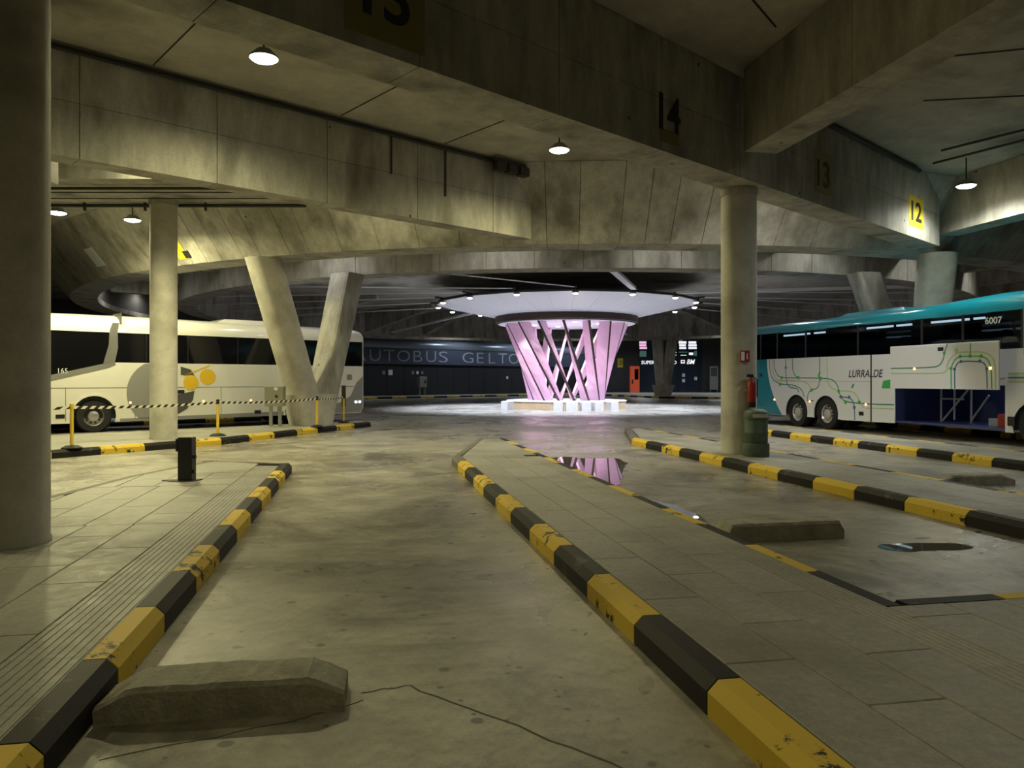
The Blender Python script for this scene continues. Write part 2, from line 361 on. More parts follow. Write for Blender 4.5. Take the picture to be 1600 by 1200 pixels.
for x in (-.3, .3): MB().box(x-.05, x+.05, -.05, .05, 0, .75).build('leg', 'steel', cab)
for i, (t, z, s_) in enumerate([(1.7, 2.3, .3), (2.45, 2.32, .45), (5.0, 2.32, .28), (5.55, 2.32, .26), (6.1, 2.32, .26), (17.3, 1.87, .25)]):
    MB().hexa(wall_strip(t-s_/2, t+s_/2, .032, .06, z-s_*.55, z+s_*.55)).build('notice_plate', 'paper' if i % 2 else 'steel', wb)

# shop front
sh = thing('shop_front', 'dark supermarket front with lit upper windows and white lettering', 'shop front', qq(5, .02, 0))
def shp(name, t0, t1, z0, z1, d0, d1, mat):
    m = MB(); m.hexa([Vector(p)-Vector(qq(5, .02, 0)) for p in q_strip(t0, t1, d0, d1, z0, z1)]); return m.build(name, mat, sh)
shp('glazing', 5.0, 12.6, .25, 6.4, .02, .05, 'shopglass')
for t0, t1, mt in [(5.05, 6.0, 'shoppink'), (7.2, 7.6, 'shopglow'), (8.9, 9.6, 'shoppink'), (9.75, 10.7, 'shopglow'), (10.85, 12.0, 'shopglow')]:
    for z0, z1 in ((5.32, 5.58), (5.64, 5.9), (5.96, 6.25)):
        shp('pane', t0+random.uniform(0, .12), t1-random.uniform(0, .2), z0, z1, .05, .07, mt if random.random() < .85 else 'shopdim')
for t0, t1, z0, z1, mt in [(5.1, 5.9, 4.4, 5.1, 'shopdim'), (9.0, 9.5, 4.85, 4.95, 'shopglow'), (9.8, 10.9, 4.9, 5.0, 'shopdim'), (11.0, 11.5, 4.6, 4.9, 'shopglow'), (11.6, 11.95, 4.5, 5.1, 'shopdim'), (9.2, 9.5, 4.55, 4.62, 'shopglow'), (10.0, 10.7, 4.55, 4.62, 'shopglow')]:
    shp('pane', t0, t1, z0, z1, .05, .07, mt)
for t in (7.0, 8.7, 9.68, 10.78, 12.1): shp('mullion', t, t+.07, .25, 6.4, .05, .12, 'blackplastic')
for t, z in [(10.35, 2.2), (10.35, 1.55), (11.8, 1.8)]: shp('notice', t-.17, t+.17, z-.2, z+.2, .06, .075, 'paper')
for body, t0, t1, zc, h in [('SUPERMERCADO', 5.3, 9.5, 3.72, .42), ('BM', 10.72, 11.7, 3.8, .56)]:
    p = QU*((t0+t1)/2-5)+QN*.10
    text_obj('lettering', body, .6, 'shoptext', sh, face_mtx((p.x, p.y, zc), QU), .01, .25 if body == 'BM' else 0, 'CENTER', .012, width=t1-t0, height=h)
shp('logo', 10.02, 10.5, 3.6, 4.02, .06, .09, 'shoptext'); shp('logo_slot', 10.14, 10.38, 3.74, 3.9, .09, .1, 'numblack')
k = thing('vending_kiosk', 'tall orange-red vending kiosk against the dark far wall', 'kiosk', qq(4.4, .6, .17), math.atan2(QU.y, QU.x))
MB().rbox(-.55, .55, -.35, .35, 0, 3.1, .04).build('body', 'orange', k)
MB().box(-.05, .4, -.37, -.35, 1.5, 2.75).build('window', 'blackglass', k); MB().box(-.38, -.2, -.37, -.35, 1.0, 1.5).build('coin_panel', 'numblack', k)
k = thing('notice_board', 'grey poster board at the right end of the far wall', 'board', qq(13.85, .5, .17), math.atan2(QU.y, QU.x))
MB().box(-.5, .5, -.06, .06, .3, 3.1).build('panel', 'steel', k); MB().box(-.36, .36, -.075, -.06, 1.9, 2.9).build('poster', 'dark_vinyl', k)
for x in (-.4, .4): MB().box(x-.04, x+.04, -.04, .04, 0, .3).build('leg', 'steel', k)
k = thing('bay_sign', 'yellow sign with black letter D on far wall', 'sign', qq(2.78, .03, 3.67))
m = MB(); m.hexa([Vector(p)-Vector(qq(2.78, .03, 0)) for p in q_strip(2.45, 3.1, 0, .05, -.55, .55)]); m.build('plate', 'signyellow', k)
p = QN*.055+QU*.02; text_obj('letter', '-D', .8, 'numblack', k, face_mtx((p.x, p.y, 0), QU), .004, 0, 'CENTER', .01, width=.5, height=.5)

# ------------------------------------------------------------------ platforms with kerbs and paving
kerb_prof = [(0, 0), (.17, 0), (.17, .17), (.055, .17), (0, .115)]
def kerb_mesh(mat):
    m = MB(); m.loft([[(x, 0, z) for x, z in kerb_prof], [(x, 1, z) for x, z in kerb_prof]]); o = m.build('kerb_stone', mat); me = o.data; bpy.data.objects.remove(o); return me
KM = {c: kerb_mesh(c) for c in ('yellow', 'black', 'kerbgrey')}
def kerb(parent, a, b, col):                          # outer face on the line a-b, inner side to the right
    a = Vector(a); b = Vector(b); d = b-a; L = d.length
    return link('kerb_stone', KM[col], parent, (a.x, a.y, 0), math.atan2(-d.x, d.y), (1, L-.012, 1))
def kerb_run(parent, a, b, step, first):              # alternate colours from a to b
    a = Vector(a); b = Vector(b); n = max(1, round((b-a).length/step)); cols = ('yellow', 'black') if first == 'yellow' else ('black', 'yellow')
    for i in range(n): kerb(parent, a.lerp(b, i/n), a.lerp(b, (i+1)/n), cols[i % 2])
    return cols[n % 2]
def unit_slab():
    m = MB(); e = .012; m.loft([[(0, 0, .10), (1, 0, .10), (1, 1, .10), (0, 1, .10)], [(0, 0, .166), (1, 0, .166), (1, 1, .166), (0, 1, .166)], [(e, e*.4, .17), (1-e, e*.4, .17), (1-e, 1-e*.4, .17), (e, 1-e*.4, .17)]])
    o = m.build('paving_slab', 'slab'); me = o.data; bpy.data.objects.remove(o); return me
SLAB = unit_slab()
def tactile_mesh(wd, n):
    m = MB(); m.box(0, wd, 0, .597, .10, .1675)
    p = wd/n
    for i in range(n): m.hexa([(p*i+.005, 0, .16), (p*(i+1)-.005, 0, .16), (p*(i+1)-.005, .597, .16), (p*i+.005, .597, .16), (p*i+.011, 0, .1715), (p*(i+1)-.011, 0, .1715), (p*(i+1)-.011, .597, .1715), (p*i+.011, .597, .1715)])
    o = m.build('tactile_slab', 'slab'); me = o.data; bpy.data.objects.remove(o); return me
TACT = {.27: tactile_mesh(.27, 6), .38: tactile_mesh(.38, 8)}
def pave(parent, x0, x1, y0, y1, cols, ln, skip=None):
    g = .007; wd = (x1-x0)/cols
    for i in range(cols):
        y = y0-(ln*.5 if i % 2 else 0)
        while y < y1-.05:
            a, b = max(y, y0), min(y+ln, y1)
            if b-a > .08:
                link('paving_slab', SLAB, parent, (x0+i*wd+g/2, a+g/2, 0), 0, (wd-g, b-a-g, 1))
            y += ln
def tact(parent, x0, wd, y0, y1):
    y = y0
    while y+.6 <= y1+.01: link('tactile_slab', TACT[wd], parent, (x0, y+.0015, 0)); y += .6
def platform(poly, label):
    o = MB().prism(poly, 0, .135).build('floor_platform', 'grout'); return struct(o, label)
def slab_poly(parent, poly, z0=.10):
    MB().prism(poly, z0, .17).build('paving_slab', 'slab', parent)

# platform 1 (left of the camera lane)
p1 = platform([(-1.42, -3), (-1.42, 13.6), (-2.6, 14.4), (-3.35, 12.4), (-3.7, 10.5), (-4.05, 8), (-4.05, -3)], 'paved platform island left of the lane, with a round column')
kerb(p1, (-1.25, 13.75), (-1.25, 12.63), 'black')
c_ = 'yellow'
for i in range(10): kerb(p1, (-1.25, 12.63-.93*i), (-1.25, 12.63-.93*(i+1)), c_); c_ = 'black' if c_ == 'yellow' else 'yellow'
c_ = kerb_run(p1, (-1.25, 3.33), (-1.25, 1.47), .93, c_)
for a, b in [((-4.2, -3), (-4.2, 3)), ((-4.2, 3), (-4.2, 8)), ((-4.2, 8), (-3.86, 10.5)), ((-3.86, 10.5), (-3.5, 12.4)), ((-3.5, 12.4), (-2.75, 14.5)), ((-2.75, 14.5), (-1.27, 13.75))]: kerb(p1, a, b, 'kerbgrey')
pave(p1, -4.02, -1.81, 1.3, 8.2, 5, 1.15); pave(p1, -3.65, -1.81, 8.2, 11.1, 4, 1.15); pave(p1, -3.3, -1.81, 11.1, 12.5, 3, .7)
pave(p1, -4.02, -1.42, -3, 1.29, 5, 2.0)
slab_poly(p1, [(-3.3, 12.51), (-1.81, 12.51), (-1.81, 13.75), (-2.6, 14.3), (-2.75, 13.95)])
slab_poly(p1, [(-4.02, 8.21), (-3.66, 8.21), (-3.66, 10.4), (-3.72, 10.4)])
slab_poly(p1, [(-3.58, 11.11), (-3.31, 11.11), (-3.31, 12.45), (-3.35, 12.38)])
tact(p1, -1.805, .38, 1.32, 13.4)
# platform behind the camera lane
pr = platform([(-1.4, -3), (1.6, -3), (1.6, 1.13), (-1.4, 1.13)], 'paved strip closing the near end of the lane')
kerb_run(pr, (-1.25, 1.3), (1.6, 1.3), 1.0, 'yellow'); pave(pr, -1.4, 1.6, -3, 1.12, 3, 2.0)
# platform 2 (right of the camera lane)
p2 = platform([(1.77, -3), (3.2, -3), (3.2, 18.5), (2.8, 18.5), (1.77, 14.5)], 'paved platform island right of the lane with yellow and black kerb')
c_ = 'yellow'
for i in range(-2, 10): kerb(p2, (1.6, 3.43+1.01*(i)), (1.6, 3.43+1.01*(i+1)), 'black' if i % 2 == 0 else 'yellow')
kerb(p2, (1.6, 13.53), (1.6, 14.47), 'kerbgrey'); kerb(p2, (1.6, 14.47), (2.15, 16.6), 'kerbgrey'); kerb(p2, (2.15, 16.6), (2.7, 18.7), 'kerbgrey'); kerb(p2, (2.7, 18.7), (3.4, 18.7), 'kerbgrey')
kerb(p2, (3.4, 18.7), (3.4, 17.7), 'black')
for i in range(13): kerb(p2, (3.4, 5.21+.96*(i+1)), (3.4, 5.21+.96*i), 'yellow' if i % 2 == 0 else 'black')
kerb(p2, (3.4, 5.21), (3.4, 4.32), 'black')
pave(p2, 1.78, 2.965, -1, 14.4, 3, 1.15); pave(p2, 1.78, 2.965, -3, -1.01, 3, 2)
slab_poly(p2, [(1.8, 14.41), (3.22, 14.41), (3.22, 18.52), (2.82, 18.52)])
tact(p2, 2.965, .27, -.9, 14.3)
# platform head of the next lane
p2h = platform([(3.2, -3), (6.47, -3), (6.47, 4.33), (3.4, 4.33), (3.4, 4.33), (3.2, 4.33)], 'paved platform at the head of the lane with wheel stop and puddle')
kerb(p2h, (3.4, 4.5), (4.12, 4.5), 'black'); kerb_run(p2h, (4.12, 4.5), (6.47, 4.5), 1.0, 'yellow')
pave(p2h, 3.24, 6.47, -.5, 4.32, 8, 1.15); pave(p2h, 3.24, 6.47, -3, -.51, 4, 2)
# platform 3 with the right column
p3 = platform([(6.64, 4.5), (8.0, 4.5), (8.0, 21.6), (7.7, 21.6), (6.64, 18.1)], 'paved platform island carrying the round column and the litter bin')
for i in range(-2, 11): kerb(p3, (6.47, 7.35+.98*i), (6.47, 7.35+.98*(i+1)), 'yellow' if i % 2 == 0 else 'black')
kerb(p3, (6.47, 18.13), (7.0, 19.9), 'kerbgrey'); kerb(p3, (7.0, 19.9), (7.55, 21.7), 'kerbgrey'); kerb(p3, (7.55, 21.75), (8.2, 21.75), 'kerbgrey')
kerb_run(p3, (8.2, 21.75), (8.2, 7.6), .98, 'black')
pave(p3, 6.65, 8.02, 4.6, 18.0, 3, 1.15)
slab_poly(p3, [(6.66, 18.01), (8.02, 18.01), (8.02, 21.57), (7.7, 21.57)])
p3h = platform([(8.0, -1), (11.35, -1), (11.35, 7.43), (8.0, 7.43)], 'paved platform head beyond the column island')
kerb_run(p3h, (8.2, 7.6), (11.35, 7.6), 1.0, 'yellow'); pave(p3h, 8.03, 11.35, 1, 7.42, 4, 2.3)
# platform 4 beside the teal coach
p4 = platform([(11.52, 7.7), (12.9, 7.7), (12.9, 24.9), (12.6, 24.9), (11.52, 21.2)], 'pale paved platform island alongside the teal and white coach')
for i in range(-4, 9): kerb(p4, (11.35, 12.27+.98*i), (11.35, 12.27+.98*(i+1)), 'yellow' if i % 2 == 0 else 'black')
kerb(p4, (11.35, 21.1), (11.9, 23.0), 'kerbgrey'); kerb(p4, (11.9, 23.0), (12.45, 25.05), 'kerbgrey'); kerb(p4, (12.45, 25.05), (13.07, 25.05), 'kerbgrey')
kerb_run(p4, (13.07, 25.05), (13.07, 8.5), .98, 'black')
pave(p4, 11.53, 12.89, 7.8, 21.1, 2, 2.3); slab_poly(p4, [(11.54, 21.11), (12.89, 21.11), (12.89, 24.87), (12.6, 24.87)])
# platform 5 behind the teal coach
p5 = platform([(17.5, 9), (19.4, 9), (19.4, 28.3), (17.5, 26.3)], 'platform island on the far side of the teal coach')
for i in range(16): kerb(p5, (17.33, 9+1.05*i), (17.33, 9+1.05*(i+1)), 'yellow' if i % 2 == 0 else 'black')
slab_poly(p5, [(17.51, 9), (19.39, 9), (19.39, 28.2), (17.51, 26.2)])
# platform left in the background (white coach)
K0 = Vector((-11.6, 10.2)); KP = [K0, Vector((-6.27, 17.1)), Vector((-3.5, 20.0)), Vector((-1.42, 24.0)), Vector((.18, 26.8))]
KI = [(-11.74, 10.31), (-6.40, 17.22), (-3.64, 20.1), (-1.57, 24.08), (.02, 26.86)]
p6 = platform([(-16, 15.6)]+KI+[(-.2, 27.5)], 'paved platform island in front of the white coach')
slab_poly(p6, [(-16, 15.6)]+KI+[(-.2, 27.5)], .12)
cc = 'black'
for a, b in reversed(list(zip(KP[:-1], KP[1:]))):
    n = max(1, round((b-a).length/1.13))
    for i in range(n):
        q0, q1 = b.lerp(a, i/n), b.lerp(a, (i+1)/n)
        kerb(p6, q0, q1, cc); cc = 'yellow' if cc == 'black' else 'black'
kerb(p6, (-.1, 27.7), (.18, 26.8), 'kerbgrey')
# kerb of the platform beyond the white coach
p7 = platform([(-11.62, 27.03), (-3.32, 32.33), (-5.0, 35.0), (-13.3, 29.7)], 'platform strip behind the white coach')
kerb_run(p7, (-3.1, 32.1), (-11.4, 26.8), 1.1, 'yellow') ; slab_poly(p7, [(-11.62, 27.03), (-3.32, 32.33), (-5.0, 34.9), (-13.2, 29.6)])
# far platforms
p8 = platform([wq(-14, 4.2, 0)[:2], wq(27, 4.2, 0)[:2], wq(32, .05, 0)[:2], wq(-14, .05, 0)[:2]], 'far platform at the foot of the back wall')
a, b = Vector(wq(-14, 4.4, 0)[:2]), Vector(wq(27, 4.4, 0)[:2]); kerb_run(p8, b, a, 1.5, 'black')
slab_poly(p8, [wq(-14, 4.2, 0)[:2], wq(27, 4.2, 0)[:2], wq(32, .05, 0)[:2], wq(-14, .05, 0)[:2]])
F = [Vector((23.9, 76.5)), Vector((25.2, 63.6)), Vector((33, 57.3)), Vector((45, 52))]
pp = [(24.2, 78), (25.5, 63.8), (33.1, 57.6), (45, 52.3), (60, 80), (28.2, 87.9)]
p9 = platform(pp, 'far platform before the shop front'); slab_poly(p9, pp)
cc = 'yellow'
for a, b in zip(F[:-1], F[1:]): cc = kerb_run(p9, b, a, 1.5, cc)

# ------------------------------------------------------------------ beams
def beam(P0, L0, L1, width, zb, label, step=2.4, split=.46):
    """a straight beam: near-bottom edge passes P0 along U, cast in two lifts of short bays"""
    o = thing('concrete_beam', label, 'beam', (P0[0], P0[1], 0), UA, 'main ceiling beams')
    MB().box(L0, L1, .02, width-.02, zb+.02, ZC-.01).build('core', 'concrete_dark', o)
    t = L0; zs = zb+(ZC-zb)*split
    while t < L1-.01:
        e = min(t+step, L1)
        MB().box(t+.007, e-.007, 0, width, zb, zs-.004).build('cast_bay', 'concrete', o)
        MB().box(t+.007, e-.007, 0, width, zs+.004, ZC-.012).build('cast_bay', 'concrete', o)
        t = e
    return o
B1 = (-1.37, 7.97); B2 = (-5.14, 13.92)
b1 = beam(B1, -12.2, 20.3, .7, ZB, 'long diagonal concrete beam painted with bay numbers 15 to 12', 2.43)
b2 = beam(B2, -16, 11.2, .5, ZB, 'concrete beam behind the lamps, running to the ring beam', 2.35, .5)
# number panels on the near face of the first beam
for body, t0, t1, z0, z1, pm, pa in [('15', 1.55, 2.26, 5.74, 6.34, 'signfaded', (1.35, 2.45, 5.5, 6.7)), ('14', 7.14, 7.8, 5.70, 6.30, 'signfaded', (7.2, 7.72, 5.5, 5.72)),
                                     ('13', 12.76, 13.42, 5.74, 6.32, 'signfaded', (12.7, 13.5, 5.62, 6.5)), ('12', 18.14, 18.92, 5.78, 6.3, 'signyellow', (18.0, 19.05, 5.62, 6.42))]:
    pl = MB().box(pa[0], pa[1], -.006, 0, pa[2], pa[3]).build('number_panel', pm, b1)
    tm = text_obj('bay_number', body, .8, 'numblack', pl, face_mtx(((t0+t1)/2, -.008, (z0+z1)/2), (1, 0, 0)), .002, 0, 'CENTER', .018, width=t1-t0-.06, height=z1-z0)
# conduits on the beams
def pipes(name, label, pts, r, cat='pipe', grp=None): return tag(MB().tube(pts, r, 8).build(name, 'pipe', None, True), label, cat, grp)
def bpt(P0, t, off, z): p = Vector((P0[0], P0[1], 0))+U*t+N*off; return (p.x, p.y, z)
pipes('conduit', 'dark conduit running along the top of the second beam', [bpt(B2, -10, .10, 7.10), bpt(B2, 10.5, .10, 7.10)], .035)
pipes('conduit', 'thinner upper cable beside the conduit on the second beam', [bpt(B2, -10, .04, 7.17), bpt(B2, 10.5, .04, 7.17)], .018)
for t, z in ((6.75, 6.25), (8.3, 6.0)):
    pipes('conduit', 'short vertical drop conduit on second beam at %s' % ('its middle' if t < 7 else 'its ring end'), [bpt(B2, t, .03, 7.1), bpt(B2, t, .03, z)], .022)
jb = thing('junction_box', 'small cluster of junction boxes where second beam meets the ring', 'junction box', bpt(B2, 10.2, .3, 6.86), UA)
for i in range(3): MB().rbox(-.55+i*.4, -.25+i*.4, -.12, .12, -.02, .2, .02).build('box', 'pipe', jb)
MB().box(-.6, .95, -.03, .03, .2, .30).build('rail', 'pipe', jb)
# cross beams running with the lanes
def cross_beam(x0, x1, y0, y1, zb, label):
    o = thing('cross_beam', label, 'beam', (x0, y0, 0), 0, 'cross beams')
    wd, L = x1-x0, y1-y0
    MB().box(.02, wd-.02, 0, L, zb+.02, ZC-.01).build('core', 'concrete_dark', o)
    n = max(1, round(L/3.0))
    for i in range(n): MB().box(0, wd, L*i/n+.007, L*(i+1)/n-.007, zb, ZC-.012).build('cast_bay', 'concrete', o)
cross_beam(6.72, 7.37, -6, 12.85, 5.73, 'cross beam running from the column towards the camera')
cross_beam(16.05, 16.75, 0, 19.3, 5.75, 'cross beam at the far right above the teal coach')
cross_beam(-3.4, -2.75, -6, 6.3, 5.73, 'cross beam over the near left column')
# flat band beam on the left behind the second beam
o = thing('band_beam', 'wide shallow beam above the far round column', 'beam', (0, 0, 0), -YAW)
MB().box(-26, -5.0, 16.78, 19.15, 6.0, ZC-.012).build('cast_band', 'concrete', o)
for y, z, r in ((17.3, 5.92, .035), (17.75, 5.94, .015), (18.35, 5.94, .015), (19.05, 5.93, .045)):
    pp = MB().tube([(-26, y, z), (-5.1, y, z)], r, 8).build('conduit', 'pipe', o, True)
for x in (-13.9, -12.2, -10.6, -9.1, -7.6): MB().box(x-.015, x+.015, 19.0, 19.1, 5.8, 6.0).build('hanger', 'pipe', o)
o = thing('corbel', 'stub of concrete corbel beside the near left column under second beam', 'corbel', (0, 0, 0), -YAW)
MB().rbox(-9.8, -8.95, 13.4, 15.2, 5.45, 6.6, .05).build('block', 'concrete', o)
# ceiling joints and loose conduits
cj = bpy.data.objects['ceiling']
for t in (-8, -3.6, 1.4, 5.2, 8.0):
    p, q = bpt(B1, t, -.75, ZC-.006), bpt(B1, t+.2, -6.9, ZC-.006)
    MB().tube([p, q], .014, 4).build('joint_strip', 'pipe', cj)
for a, b in [((6.4, 11.2), (1.0, 6.2)), ((5.0, 9.2), (5.6, 5.0)), ((6.2, 10.2), (6.5, 5.2)), ((8.8, 12.2), (15.4, 9.0)), ((11, 13.6), (15.6, 12.0))]:
    MB().tube([(a[0], a[1], ZC-.006), (b[0], b[1], ZC-.006)], .018, 4).build('joint_strip', 'pipe', cj)
for i, (a, b) in enumerate([((14.2, 17.2), (15.9, 12.0)), ((13.6, 16.2), (15.9, 10.4))]):
    pipes('ceiling_conduit', ['hung conduit at upper right nearest the lamp', 'second hung conduit at upper right, nearer the camera'][i], [(a[0], a[1], ZC-.1), (b[0], b[1], ZC-.1)], .03)
pipes('ceiling_conduit', 'bundle of cables along the lane number beam, right of column', [bpt(B1, 9.9, .06, 7.12), bpt(B1, 18.6, .06, 7.12)], .05)

# ------------------------------------------------------------------ ring beam
ring = thing('ring_beam', 'huge circular concrete ring beam with sloping boarded face', 'ring beam', (RC.x, RC.y, 0))
def rl(r, phi, z): return (r*math.sin(phi), -r*math.cos(phi), z)
def seg(name, prof, p0, p1, mat, n=1, smooth=False, parent=ring):
    m = MB(); m.loft([[rl(r, p0+(p1-p0)*i/n, z) for r, z in prof] for i in range(n+1)]); return m.build(name, mat, parent, smooth)
pa, pb = R(-78), R(47)
core = [(27.97, ZC-.01), (26.47, ZB+.02), (25.5, ZB+.02), (25.5, ZC-.01)]
fas = [(28.0, ZC-.012), (26.5, ZB), (25.4, ZB), (25.4, ZB+.25), (26.3, ZB+.25), (27.8, ZC-.012)]
seg('core', core, 0, 2*PI, 'concrete_dark', 160)
n = 62; random.seed(3); cuts = [pa]
while cuts[-1] < pb: cuts.append(cuts[-1]+R(random.choice((1.5, 1.9, 2.4, 2.6))))
for a, b in zip(cuts[:-1], cuts[1:]): seg('fascia_panel', fas, a+.0003, b-.0003, 'concrete', 2)
seg('rear_fascia', fas, cuts[-1], pa+2*PI, 'concrete', 110)
inn = thing('inner_ring_beam', 'lower inner concrete ring beam around the lit canopy', 'ring beam', (RC.x, RC.y, 0))
seg('core', [(21.97, ZC-.01), (21.97, ZB+.02), (21.03, ZB+.02), (21.03, ZC-.01)], 0, 2*PI, 'concrete_dark', 140, parent=inn)
pr_ = [(22.0, ZC-.012), (22.0, ZB), (21.0, ZB), (21.0, ZC-.012)]
for i in range(84):
    a = 2*PI*i/84
    seg('ring_segment', pr_, a+.0004, a+2*PI/84-.0004, 'concrete', 2, parent=inn)
for i in range(24):                                   # diaphragms between the two rings, ribs inside
    a = 2*PI*i/24+.08; m = MB(); dth = .012
    for nm, r0, r1, za, zb_ in (('diaphragm', 22.0, 25.4, ZB+.75, ZB+.95), ):
        m = MB(); m.hexa([rl(r0, a-dth, za), rl(r1, a-dth, zb_), rl(r1, a+dth, zb_), rl(r0, a+dth, za), rl(r0, a-dth, ZC-.012), rl(r1, a-dth, ZC-.012), rl(r1, a+dth, ZC-.012), rl(r0, a+dth, ZC-.012)]); m.build(nm, 'concrete', ring)
    if i not in (8, 10, 11, 13, 14, 16): continue
    m = MB(); m.hexa([rl(12.5, a-dth*1.6, ZC-.35), rl(21.0, a-dth*.9, ZB+.1), rl(21.0, a+dth*.9, ZB+.1), rl(12.5, a+dth*1.6, ZC-.35), rl(12.5, a-dth*1.6, ZC-.012), rl(21.0, a-dth*.9, ZC-.012), rl(21.0, a+dth*.9, ZC-.012), rl(12.5, a+dth*1.6, ZC-.012)]); m.build('rib', 'concrete', inn)
# poster and small sign on the ring face
def on_ring(phi, z0, z1, off): 
    f = lambda z: 26.5+1.5*(z-ZB)/(ZC-ZB)+off
    return f(z0), f(z1)
def ring_plate(name, label, cat, phi, half, z0, z1, mat, off=.006):
    m = MB(); q = []
    for o_ in (0.003, off+.012):
        r0, r1 = on_ring(phi, z0, z1, o_)
        q += [rp(r0, phi-half, z0), rp(r0, phi+half, z0), rp(r1, phi+half, z1), rp(r1, phi-half, z1)]
    return tag(m.hexa(q).build(name, mat), label, cat)
ph = lambda x, y: math.atan2(x-RC.x, -(y-RC.y))
ring_plate('paper_notice', 'torn white paper notice stuck on the ring beam at left', 'notice', ph(-9.9, 29.6), .014, 5.72, 6.3, 'paper')
ring_plate('bay_marker', 'faded yellow marker on the ring beam beside the far column', 'sign', ph(-5.75, 26.3), .009, 5.5, 6.25, 'signyellow')
ring_plate('access_pictogram', 'small black pictogram plate on the yellow marker', 'sign', ph(-5.5, 26.2), .005, 5.52, 5.72, 'numblack', .02)

# ------------------------------------------------------------------ columns
def column(x, y, top, label, r=.34, z0=.17):
    o = thing('round_column', label, 'column', (x, y, z0), 0, 'round columns')
    m = MB(); m.lathe([(r+.012, 0), (r+.012, .03), (r, .05), (r, top-z0-.02)], 40); m.build('shaft', 'column', o, True)
    MB().lathe([(r+.02, top-z0-.14), (r+.02, top-z0-.005)], 40).build('collar', 'concrete', o, True)
    return o
column(-3.1, 7.45, ZB, 'near round concrete column at the left edge of the picture')
column(7.22, 14.02, ZB, 'round concrete column on right island with extinguisher and bin')
column(-4.85, 20.05, 6.0, 'far round concrete column standing before the white coach', .315)
def oblong(c, ax, wd, dp, z, n=24, k=1.0):
    a = Vector(ax); b = Vector((-a.y, a.x, 0)); out = []
    for i in range(n):
        t = 2*PI*i/n; cs, sn = math.cos(t), math.sin(t)
        sx = math.copysign(abs(cs)**k, cs)*wd/2; sy = math.copysign(abs(sn)**k, sn)*dp/2
        out.append((c[0]+a.x*sx+b.x*sy, c[1]+a.y*sx+b.y*sy, z))
    return out
def vcol(base, outer, inner, label, z0=.17):
    o = thing('v_column', label, 'column', (base[0], base[1], z0), 0, 'V-shaped ring supports')
    ax = (Vector(inner)-Vector(outer)).normalized(); ax = Vector((ax.x, ax.y, 0)); lo = Vector((outer[0]-base[0], outer[1]-base[1], 0)); li = Vector((inner[0]-base[0], inner[1]-base[1], 0))
    H0 = .98
    fo = lo*.17; fi = li*.2
    m = MB(); m.loft([oblong((0, 0), ax, 1.45, .95, 0, 32, .6), oblong(((fo+fi)*.5).to_2d(), ax, 2.05, 1.0, H0, 32, .6)]); m.build('base_block', 'column', o, True)
    m = MB(); ca = fo-ax*.05
    m.loft([oblong((ca.x, ca.y), ax, 1.02, .98, H0-.01, 32, .9), oblong((lo.x, lo.y), ax, 1.10, 1.02, ZB-z0-.003, 32, .9)]); m.build('outer_arm', 'column', o, True)
    m = MB(); cb = fi+ax*.18
    m.loft([oblong((cb.x, cb.y), ax, .74, .86, H0-.01, 16, .35), oblong((li.x, li.y), ax, .92, .92, ZB-z0-.003, 16, .35)]); m.build('inner_arm', 'concrete', o)
    return o
vcol((-1.72, 25.6), (-3.1, 24.75), (-.62, 27.75), 'V-shaped concrete support standing before the white coach')
vcol((18.25, 22.75), (16.75, 20.1), (17.2, 24.2), 'V-shaped concrete support rising behind the teal coach')
vcol((26.7, 66.4), (26.65, 67.54), (27.75, 66.75), 'V-shaped concrete support far off before the shop front')
bs = thing('bay_sign', 'tiny yellow sign numbered 2 on the far ring beam', 'sign', (26.2, 64.55, 5.55))
n2 = Vector((-.187, -.982, 0)); m = MB(); m.box(-.45, .45, -.03, .03, -.1, .75); pl = m.build('plate', 'signyellow', bs, rotz=-YAW)
text_obj('bay_number', '2', .7, 'numblack', bs, face_mtx((n2.x*.04, n2.y*.04, .35), (.982, -.187, 0)), .003, 0, 'CENTER', .01, height=.6)

# ------------------------------------------------------------------ hall lamps
def hall_lamp(x, y, z, label, watts=LAMP_W, col=LAMP_COL, top=ZC, cone=164, blend=.55):
    o = thing('ceiling_lamp', label, 'lamp', (x, y, z), UA, 'hall ceiling lamps')
    m = MB(); m.lathe([(.05, .16), (.11, .15), (.16, .10), (.235, .03), (.24, .0), (.225, .0), (.20, .02)], 20); m.build('housing', 'housing', o, True)
    MB().lathe([(.0, -.055), (.10, -.05), (.18, -.03), (.222, .002), (.2, .012), (0, .012)], 20).build('lens', 'lens', o, True)
    MB().tube([(0, 0, .15), (0, 0, top-z-.005)], .018, 6).build('stem', 'pipe', o)
    spot(o, (0, 0, -.09), watts, col, cone, blend, .16)
hall_lamp(-1.63, 13.08, 6.85, 'bright ceiling lamp at upper left between the two long beams')
hall_lamp(4.35, 17.03, 6.85, 'bright ceiling lamp near the middle, before the ring beam')
hall_lamp(14.9, 16.9, 6.5, 'white ceiling lamp at far right above the teal coach', LAMP_W*.95, (.92, .95, .82))
hall_lamp(-6.72, 24.25, 6.3, 'ceiling lamp left of the far round column', LAMP_W*1.8, cone=179, blend=.3)
hall_lamp(-8.5, 23.6, 6.3, 'ceiling lamp at far left beside the near column', LAMP_W*1.8, cone=179, blend=.3)
hall_lamp(10.3, 17.0, 6.85, 'ceiling lamp hidden behind the numbered beam, right of the column', LAMP_W*1.0, (.97, .97, .88))
hall_lamp(-4.45, 17.05, 6.45, 'ceiling lamp above the gap before the far column', LAMP_W*1.5, cone=122)
